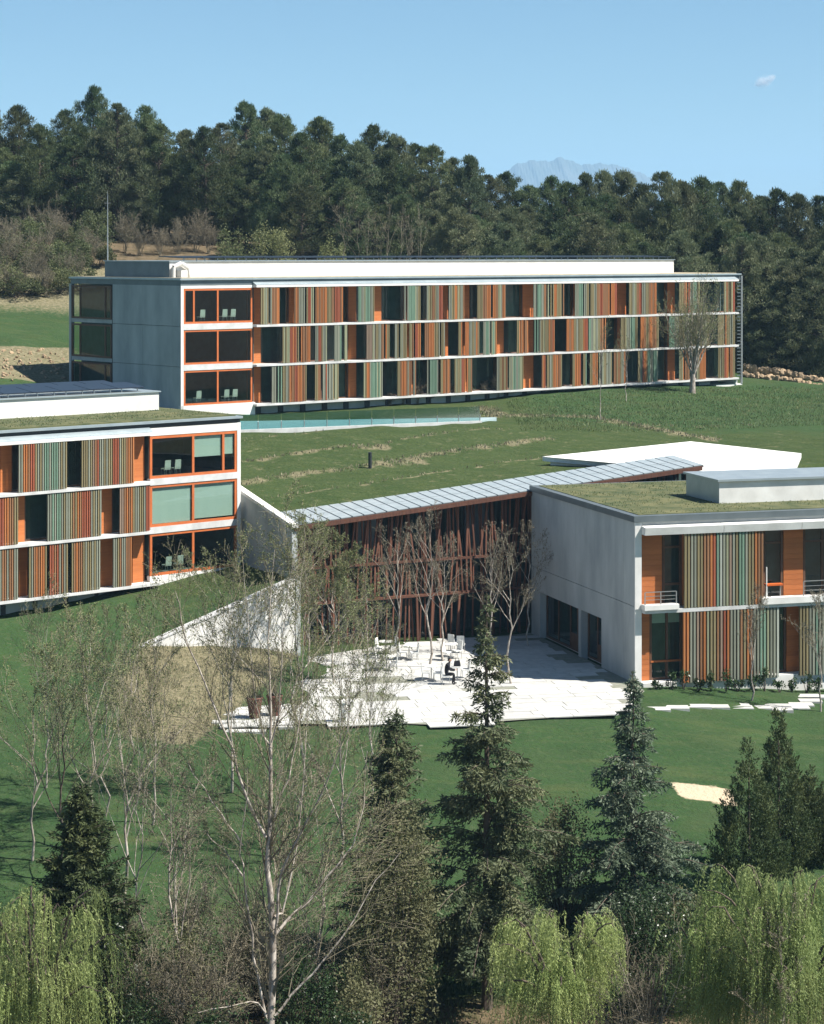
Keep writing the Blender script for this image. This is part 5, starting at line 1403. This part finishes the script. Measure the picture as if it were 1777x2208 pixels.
bare_tree(665, 125.0, 1150, 'budding tree before the left end of the timber hall', 87, L_bud, 4.0, (14, 9, 7), (.5, .5, .7), .07, t0=.2)
bare_tree(720, 120.0, 1190, 'yellow-green budding tree before the timber hall, second from its left end', 88, L_bud, 4.5, (14, 9, 7), (.5, .5, .7), .07, t0=.2)
bare_tree(790, 121.0, 1215, 'thin grey budding tree at the left of the café tables', 89, L_bud, 2.0, (13, 8, 6), (.45, .5, .7), .06, t0=.2)
bare_tree(1621, 118.6, 1300, 'slim staked bare tree on the lawn before the right block', 90, L_bud_grey, 1.2, (11, 6, 5), (.4, .45, .6), .055, t0=.3)
bare_tree(1770, 117.2, 1290, 'slim bare tree at the right edge before the right block', 91, L_bud_grey, 1.2, (11, 6, 5), (.4, .45, .6), .055, t0=.3)
for i in range(15):
    x = 0.9 + i * 0.82; X, Y = FC.world(x, -0.85 - 0.2 * (i % 2))
    shrub(0, 0, .8 + .25 * ((i * 7) % 3), .32, 'small dark young shrub in the row along the white plinth of the right block', 400 + i, L_laurel, 'young_shrub', n=170, ls=.16, lumps=5, group='young shrubs along the plinth', loc=(X, Y, gz(X, Y)))

# ------------------------------------------------------------------ foreground trees
def great_birch():
    Y = 72.0; px0 = 585; t = place(px0, Y, 'birch_tree', 'tall bare birch with pale trunk and rising limbs in the foreground, left of centre', 'tree')
    X0 = gx(px0, Y); z0 = gz(X0, Y) - 0.05; T = Tree(7); rg = T.rg
    def poly(pp, r0, r1, dy, kids=9, lev=1):
        u = np.linspace(0, 1, len(pp))
        pts = [np.array([gx(a, Y) - X0, dy * k, EYE - (b - HY) / F * Y - z0]) for (a, b), k in zip(pp, u)]
        # resample
        uu = np.linspace(0, 1, max(6, len(pp) * 2)); P = np.array(pts); Q = np.column_stack([np.interp(uu, u, P[:, i]) for i in range(3)])
        Q[1:-1] += rg.normal(size=Q[1:-1].shape) * .03
        rad = list(r0 + (r1 - r0) * uu); L = float(np.linalg.norm(Q[-1] - Q[0]))
        for a, b, ra, rb in zip(Q[:-1], Q[1:], rad[:-1], rad[1:]): T.thick.append((a, b, ra, rb))
        T.spawn(list(Q), rad, min(L, 5.0), lev, 3, (0, kids, 13), (0, .5, .65), .16, .1, .12, (.38, .72))
    base = HY + (EYE - z0) * F / Y
    Z = lambda a, b: (400 + a * .3515, 1450 + b * .3515)
    poly([(px0, base), Z(525, 2156), Z(540, 1640), Z(510, 1300), Z(510, 1000), Z(528, 600), Z(520, 300), (578, 1400), (590, 1190)], .165, .012, .5, 26)
    poly([Z(492, 1010), Z(370, 720), Z(270, 400), Z(110, 0), (398, 1330), (385, 1260)], .058, .009, -1.2, 18)
    poly([Z(530, 1630), Z(620, 1540), Z(760, 1420), Z(900, 1240), Z(1000, 1150), Z(1080, 900), (790, 1640)], .060, .009, 1.4, 18)
    poly([Z(545, 1640), Z(575, 1300), Z(620, 1120), Z(740, 900), Z(870, 650), Z(1000, 330), (760, 1450)], .056, .009, -1.5, 18)
    poly([Z(545, 1500), Z(590, 1500), Z(660, 1210), Z(720, 800), Z(740, 300), (660, 1440)], .045, .008, 1.8, 16)
    poly([Z(520, 990), Z(560, 850), Z(640, 620), Z(690, 380), (650, 1480), (655, 1330)], .042, .008, 1.0, 16)
    poly([Z(522, 460), Z(470, 380), Z(430, 180), Z(400, 0), (530, 1330), (520, 1220)], .032, .006, .8, 14)
    poly([Z(528, 430), Z(570, 250), Z(590, 0), (612, 1330), (640, 1190)], .032, .006, -.8, 14)
    poly([Z(540, 2120), Z(660, 1980), Z(800, 1850), Z(1000, 1600), Z(1150, 1350), Z(1320, 1160)], .05, .009, 1.2, 12)
    poly([Z(500, 2100), Z(440, 1990), Z(300, 1990), Z(100, 2010)], .035, .009, -1.2, 8)
    poly([Z(500, 2140), Z(440, 1850), Z(400, 1560), Z(360, 1200), Z(340, 1050), Z(380, 720), Z(385, 560)], .052, .009, -.6, 15)
    poly([Z(350, 1060), Z(250, 900), Z(130, 720), Z(20, 520)], .04, .008, -.5, 9)
    poly([Z(350, 1250), Z(260, 1130), Z(110, 980)], .04, .008, .3, 6)
    finish_bare(t, T, M_bark_pale, L_bud, 2.6, .06, .035)
great_birch()
bare_tree(195, 93, 1365, 'thin bare birch at the left, whitish stem above the dark spruce', 101, L_bud, 2.0, (14, 8, 7), (.42, .5, .65), .075, t0=.25)
bare_tree(265, 88, 1420, 'bare birch with crooked white stem right of the dark spruce', 102, L_bud, 2.0, (13, 8, 7), (.45, .5, .65), .075, t0=.25, lean=.4)
bare_tree(388, 78, 1660, 'bare birch with bright stem left of the tall birch', 103, L_bud_grey, 1.6, (14, 8, 6), (.5, .5, .65), .07, t0=.25, lean=-.3)
bare_tree(70, 92, 1440, 'hazy bare tree at the left picture edge', 104, L_bud, 2.0, (13, 8, 6), (.5, .5, .65), .06, t0=.2)
bare_tree(130, 90, 1420, 'hazy bare tree between the left edge and the thin birch', 105, L_bud, 2.0, (13, 8, 6), (.5, .5, .65), .07, t0=.2, bark=M_bark)
bare_tree(330, 96, 1330, 'tall thin bare tree in front of the dry bank', 106, L_bud, 2.2, (13, 8, 6), (.42, .5, .65), .06, t0=.25)
bare_tree(500, 100, 1205, 'budding bare tree overlapping the white triangular wall', 107, L_bud, 2.6, (14, 8, 7), (.42, .5, .65), .075, t0=.25)
bare_tree(640, 98, 1170, 'budding bare tree behind the tall birch, before the hall end', 108, L_bud, 2.8, (14, 8, 7), (.42, .5, .65), .075, t0=.25)
bare_tree(735, 92, 1350, 'bare tree right of the tall birch, dense grey-olive twigs', 109, L_bud, 2.6, (14, 8, 7), (.5, .5, .65), .07, t0=.15)
bare_tree(690, 78, 1700, 'low twiggy bare tree right of the tall birch trunk', 110, L_bud_grey, 2.2, (14, 8, 7), (.6, .55, .7), .06, t0=.12)
for i, (px, Y, yt, lab) in enumerate(((100, 100, 1330, 'fine-twigged bare sapling under the left block, first from left'), (228, 97, 1340, 'fine-twigged bare sapling under the left block, second from left'), (300, 84, 1560, 'fine-twigged bare sapling low between the two white birch stems'), (800, 96, 1390, 'fine-twigged bare sapling at the lawn edge before the courtyard'), (600, 82, 1560, 'fine-twigged bare sapling behind the tall birch'))):
    bare_tree(px, Y, yt, lab, 200 + i, L_bud, 2.6, (14, 8, 7), (.36, .5, .65), .045, t0=.2, bl=.055, bw=.03)
for i, (px, Y, yt, r, lf, lab) in enumerate(((230, 76, 1960, 1.5, 'd', 'dark bush added for the shade below the dark spruce'), (400, 77.5, 1990, 1.6, 'o', 'olive bush in the thicket left of the tall birch'), (560, 79, 1930, 1.5, 'o', 'olive bush in the thicket behind the tall birch'),
        (660, 74, 2040, 1.6, 'd', 'dark bush added for the shade right of the tall birch foot'), (780, 73, 2060, 1.4, 'o', 'olive bush under the tall olive shrub'),
        (1400, 79, 1900, 1.5, 'd', 'dark bush added for the shade below the bluish cedar'), (1500, 79.5, 1860, 1.4, 'd', 'dark bush added for the shade behind the low willow'), (130, 80, 1900, 1.6, 'o', 'olive bush left of the dark spruce foot'), (30, 80, 1960, 1.5, 'o', 'olive bush behind the lower left willow'))):
    shrub(px, Y, top_h(px, Y, yt), r, lab, 240 + i, {'d': L_laurel, 'o': L_shrub}[lf], n=6500, ls=.12, lumps=30, name='evergreen_shrub')  # the dark bushes are added to stand in for deep shadow between the trees
conifer(1050, 79.5, 1275, 4.8, 'tall cedar with long drooping branches in the foreground centre', 120, L_cedar, droop=.66, per=8, gap=.60, shape=1.1, whorl=.50, low=.13, up0=.34)
conifer(1365, 86, 1445, 4.0, 'bluish cedar with slender top before the right block', 121, L_blue, droop=.60, per=8, gap=.55, shape=1.15, whorl=.45, up0=.3)
conifer(855, 83, 1528, 2.9, 'dark cedar left of the tall cedar, with thin bare leader', 122, L_cedar, droop=.35, per=7, gap=.35, shape=.7)
conifer(178, 77, 1690, 3.3, 'dark spruce with yellowish branch tips at the lower left', 123, L_spruce, name='spruce_tree', droop=.1, per=8, gap=.25, shape=.75, up0=.4, whorl=.36, dens=1.1)
dense_cone(1679, 91.5, 1538, 1.3, 'taller pointed juniper at the right, behind the big willow', 130, L_spruce)
dense_cone(1615, 89.5, 1600, 1.5, 'shorter pointed juniper just left of the taller one', 131, L_spruce)
dense_cone(1745, 93, 1660, 1.3, 'low juniper at the right edge behind the big willow', 132, L_spruce)
willow(1215, 75, 1872, 2.35, 'round yellow-green weeping willow right of the tall cedar', 140, 900)
willow(1690, 72.5, 1745, 3.0, 'big weeping willow filling the lower right corner', 141, 1300)
willow(1545, 74.5, 1885, 2.1, 'low weeping willow left of the big one', 142, 760)
willow(85, 72.5, 1790, 2.8, 'weeping willow at the lower left corner', 143, 800)
shrub(838, 76.3, top_h(838, 76.3, 1690), 1.9, 'tall olive evergreen shrub left of the tall cedar', 150, L_shrub, n=17000, ls=.12, lumps=40, name='evergreen_shrub')
shrub(1212, 86.5, top_h(1212, 86.5, 1712), 1.5, 'rounded olive shrub between the two cedars', 151, L_shrub, n=9000, ls=.12, lumps=30, name='evergreen_shrub')
shrub(700, 71, 4.5, 1.9, 'glossy dark laurel bush at the bottom, right of the birch trunk', 152, L_laurel, n=7000, ls=.13, lumps=30, name='laurel_bush')
shrub(480, 71, 4.4, 1.7, 'glossy dark laurel bush at the bottom, left of the birch trunk', 153, L_laurel, n=6000, ls=.13, lumps=28, name='laurel_bush')
shrub(290, 73, 4.0, 1.6, 'dark tangled bush behind the lower left willow', 154, L_laurel, n=5000, ls=.12, lumps=26, name='laurel_bush')
shrub(1480, 84, 2.3, 1.5, 'low grey-green shrub between the bluish cedar and the junipers', 155, L_shrub, n=6000, ls=.12, lumps=26, name='evergreen_shrub')
shrub(1305, 82, 2.4, 1.3, 'dark shrub at the foot of the bluish cedar', 156, L_laurel, n=5500, ls=.12, lumps=24, name='evergreen_shrub')
shrub(1140, 84, 1.7, 1.1, 'small dry shrub right of the tall cedar trunk', 157, L_bud_grey, n=3000, ls=.1, lumps=18, name='evergreen_shrub')
for i, (px, Y, h, lab) in enumerate(((250, 78, 4.0, 'brown leafless thicket shrub right of the dark spruce'), (330, 76, 4.6, 'tall brown leafless thicket shrub left of the bright-stemmed birch'), (450, 75, 4.4, 'brown leafless thicket shrub between the two pale trunks'),
                        (520, 78, 4.8, 'brown leafless thicket shrub behind the tall birch trunk'), (640, 76, 4.6, 'brown leafless thicket shrub close right of the tall birch trunk'), (770, 75.5, 4.2, 'brown leafless thicket shrub below the olive evergreen shrub'),
                        (20, 74, 3.4, 'brown leafless shrub under the lower left willow'), (880, 73, 1.8, 'low leafless shrub at the foot of the dark cedar'), (410, 82, 3.8, 'leafless thicket shrub at the lawn edge'))):
    bare_shrub(px, Y, h, lab, 160 + i, 18, 2.2, bark=M_twig)
bare_shrub(1385, 74, 5.2, 'leafless shrub with white stems between the two right willows', 175, 15, 1.2, bark=M_bark_pale, spread=.35)
bare_tree(1690, 71, 1990, 'slender white-stemmed sapling before the big willow', 176, L_bud_grey, 1.0, (10, 6, 4), (.5, .5, .6), .035, t0=.3)

# ------------------------------------------------------------------ grass and dry stalks
def blades(name, label, P, h, w, leaf, seed):
    rg = np.random.default_rng(seed); n = len(P)
    d = np.column_stack([rg.normal(size=(n, 2)) * .35, np.ones(n)])
    m = MB().leaves(P, rg.uniform(.6, 1.3, n) * h, rg.uniform(.7, 1.3, n) * w, d, rg)
    o = m.build(name, leaf); tag(o, label, 'grass', kind='stuff'); return o
def scatter(x0, x1, y0, y1, n, seed, keep):
    rg = np.random.default_rng(seed); x = rg.uniform(x0, x1, n); y = rg.uniform(y0, y1, n)
    k = keep(x, y, rg); x, y = x[k], y[k]
    return np.column_stack([x, y, ground(x, y) - .02])
P = scatter(-20, -5, 101, 128, 36000, 1, lambda x, y, rg: (.8 * poly_mask(x, y, BANK, 1.2) * (.6 + .4 * np.sin(x * 1.7 + np.sin(y * 2.1))) > rg.uniform(0, 1, len(x))) & (FD.local(x, y)[1] < -1) & ((-(x - WT[0]) * dW[1] + (y - WT[1]) * dW[0]) < -.35))
blades('dry_grass', 'tangled dry tan stalks covering the bank under the white triangular wall', P, .26, .035, L_dry, 1)
def hill_keep(x, y, rg):
    lx, ly = FD.local(x, y); ax, ay = FA.local(x, y)
    return (ly > 22 - 0 * x) & (ay < -1.0) & (poly_mask(x, y, PE, .5) < .1) & (x > 8)
P = scatter(6, 62, 146, 206, 60000, 2, hill_keep)
blades('long_grass', 'long rough grass on the slope below the right end of the long block', P, .20, .055, L_grass, 2)
ac = [s for s in streaks]
def roof_tufts(parent_frame, x0, x1, y0, y1, z, n, seed, nm, lab):
    rg = np.random.default_rng(seed); x = rg.uniform(x0, x1, n); y = rg.uniform(y0, y1, n)
    k = (np.sin(x * .9 + 2 * np.sin(y * .6)) + np.sin(y * 1.3 + x * .31)) * .25 + .5 > rg.uniform(0, 1, n); x, y = x[k], y[k]
    X = parent_frame.o[0] + parent_frame.c * x - parent_frame.s * y; Y = parent_frame.o[1] + parent_frame.s * x + parent_frame.c * y
    blades(nm, lab, np.column_stack([X, Y, np.full(len(X), z)]), .10, .045, L_grass, seed)
roof_tufts(FC, .5, 29, .5, 16, RC + .02, 9000, 5, 'roof_grass', 'short grass growing on the roof of the right block')
roof_tufts(FB, -25.5, -.4, .4, 6.4, RB + .08, 5000, 6, 'roof_grass', 'short grass growing on the roof of the left block')
def streak_keep(x, y, rg):
    k = np.zeros(x.shape)
    for pts, w, s in streaks:
        for a, b in zip(pts[:-1], pts[1:]): k = np.maximum(k, s * np.exp(-(seg_dist(x, y, a, b) / (w * .8)) ** 2))
    return (k > rg.uniform(.25, 1, len(x))) & (FD.local(x, y)[1] > 3.8) & (poly_mask(x, y, PE, .5) < .1) & (FD.local(x, y)[0] > .6)
P = scatter(-14, 34, 131, 185, 70000, 3, streak_keep)
blades('dry_tufts', 'dry pale tufts in streaks across the grass hill', P, .22, .08, L_dry, 3)
P = scatter(-20, 26, 68, 90, 50000, 4, lambda x, y, rg: rg.uniform(0, 1, len(x)) < np.clip((90 - y) / 10, 0, 1))
blades('foreground_grass', 'rough grass between the foreground trees', P, .2, .045, L_grass, 4)

# ------------------------------------------------------------------ air and the small cloud
hz = bpy.data.materials.new('air'); hz.use_nodes = True
nt = hz.node_tree; nt.nodes.remove(nt.nodes['Principled BSDF'])
pv = nt.nodes.new('ShaderNodeVolumePrincipled'); pv.inputs['Density'].default_value = HAZE; pv.inputs['Color'].default_value = (0.42, 0.70, 1.0, 1)
pv.inputs['Anisotropy'].default_value = 0.0
nt.links.new(pv.outputs[0], nt.nodes['Material Output'].inputs['Volume'])
hb = MB().box(-7000, 7000, -600, 12600, -12, 540).build('haze', hz); tag(hb, 'thin blue haze in the air', None, kind='stuff')
rg = np.random.default_rng(5); cp_, w_ = [], []
for dx, dz, r, n_ in ((0, 0, 34, 700), (-46, -10, 20, 300), (40, 26, 22, 340), (62, 40, 16, 160), (-16, 16, 26, 300)):
    cp_.append(rg.normal(size=(n_, 3)) * np.array([r * .62, r * .6, r * .5]) + np.array([dx, 0, dz]))
m = MB().leaves(np.concatenate(cp_), rg.uniform(4, 11, 1800), rg.uniform(2, 5, 1800), rng=rg).build('cloud', L_cloud)
m.location = tuple(at(1648, 178, 16000)); tag(m, 'single tiny white cloud puff in the sky at the upper right', 'cloud')
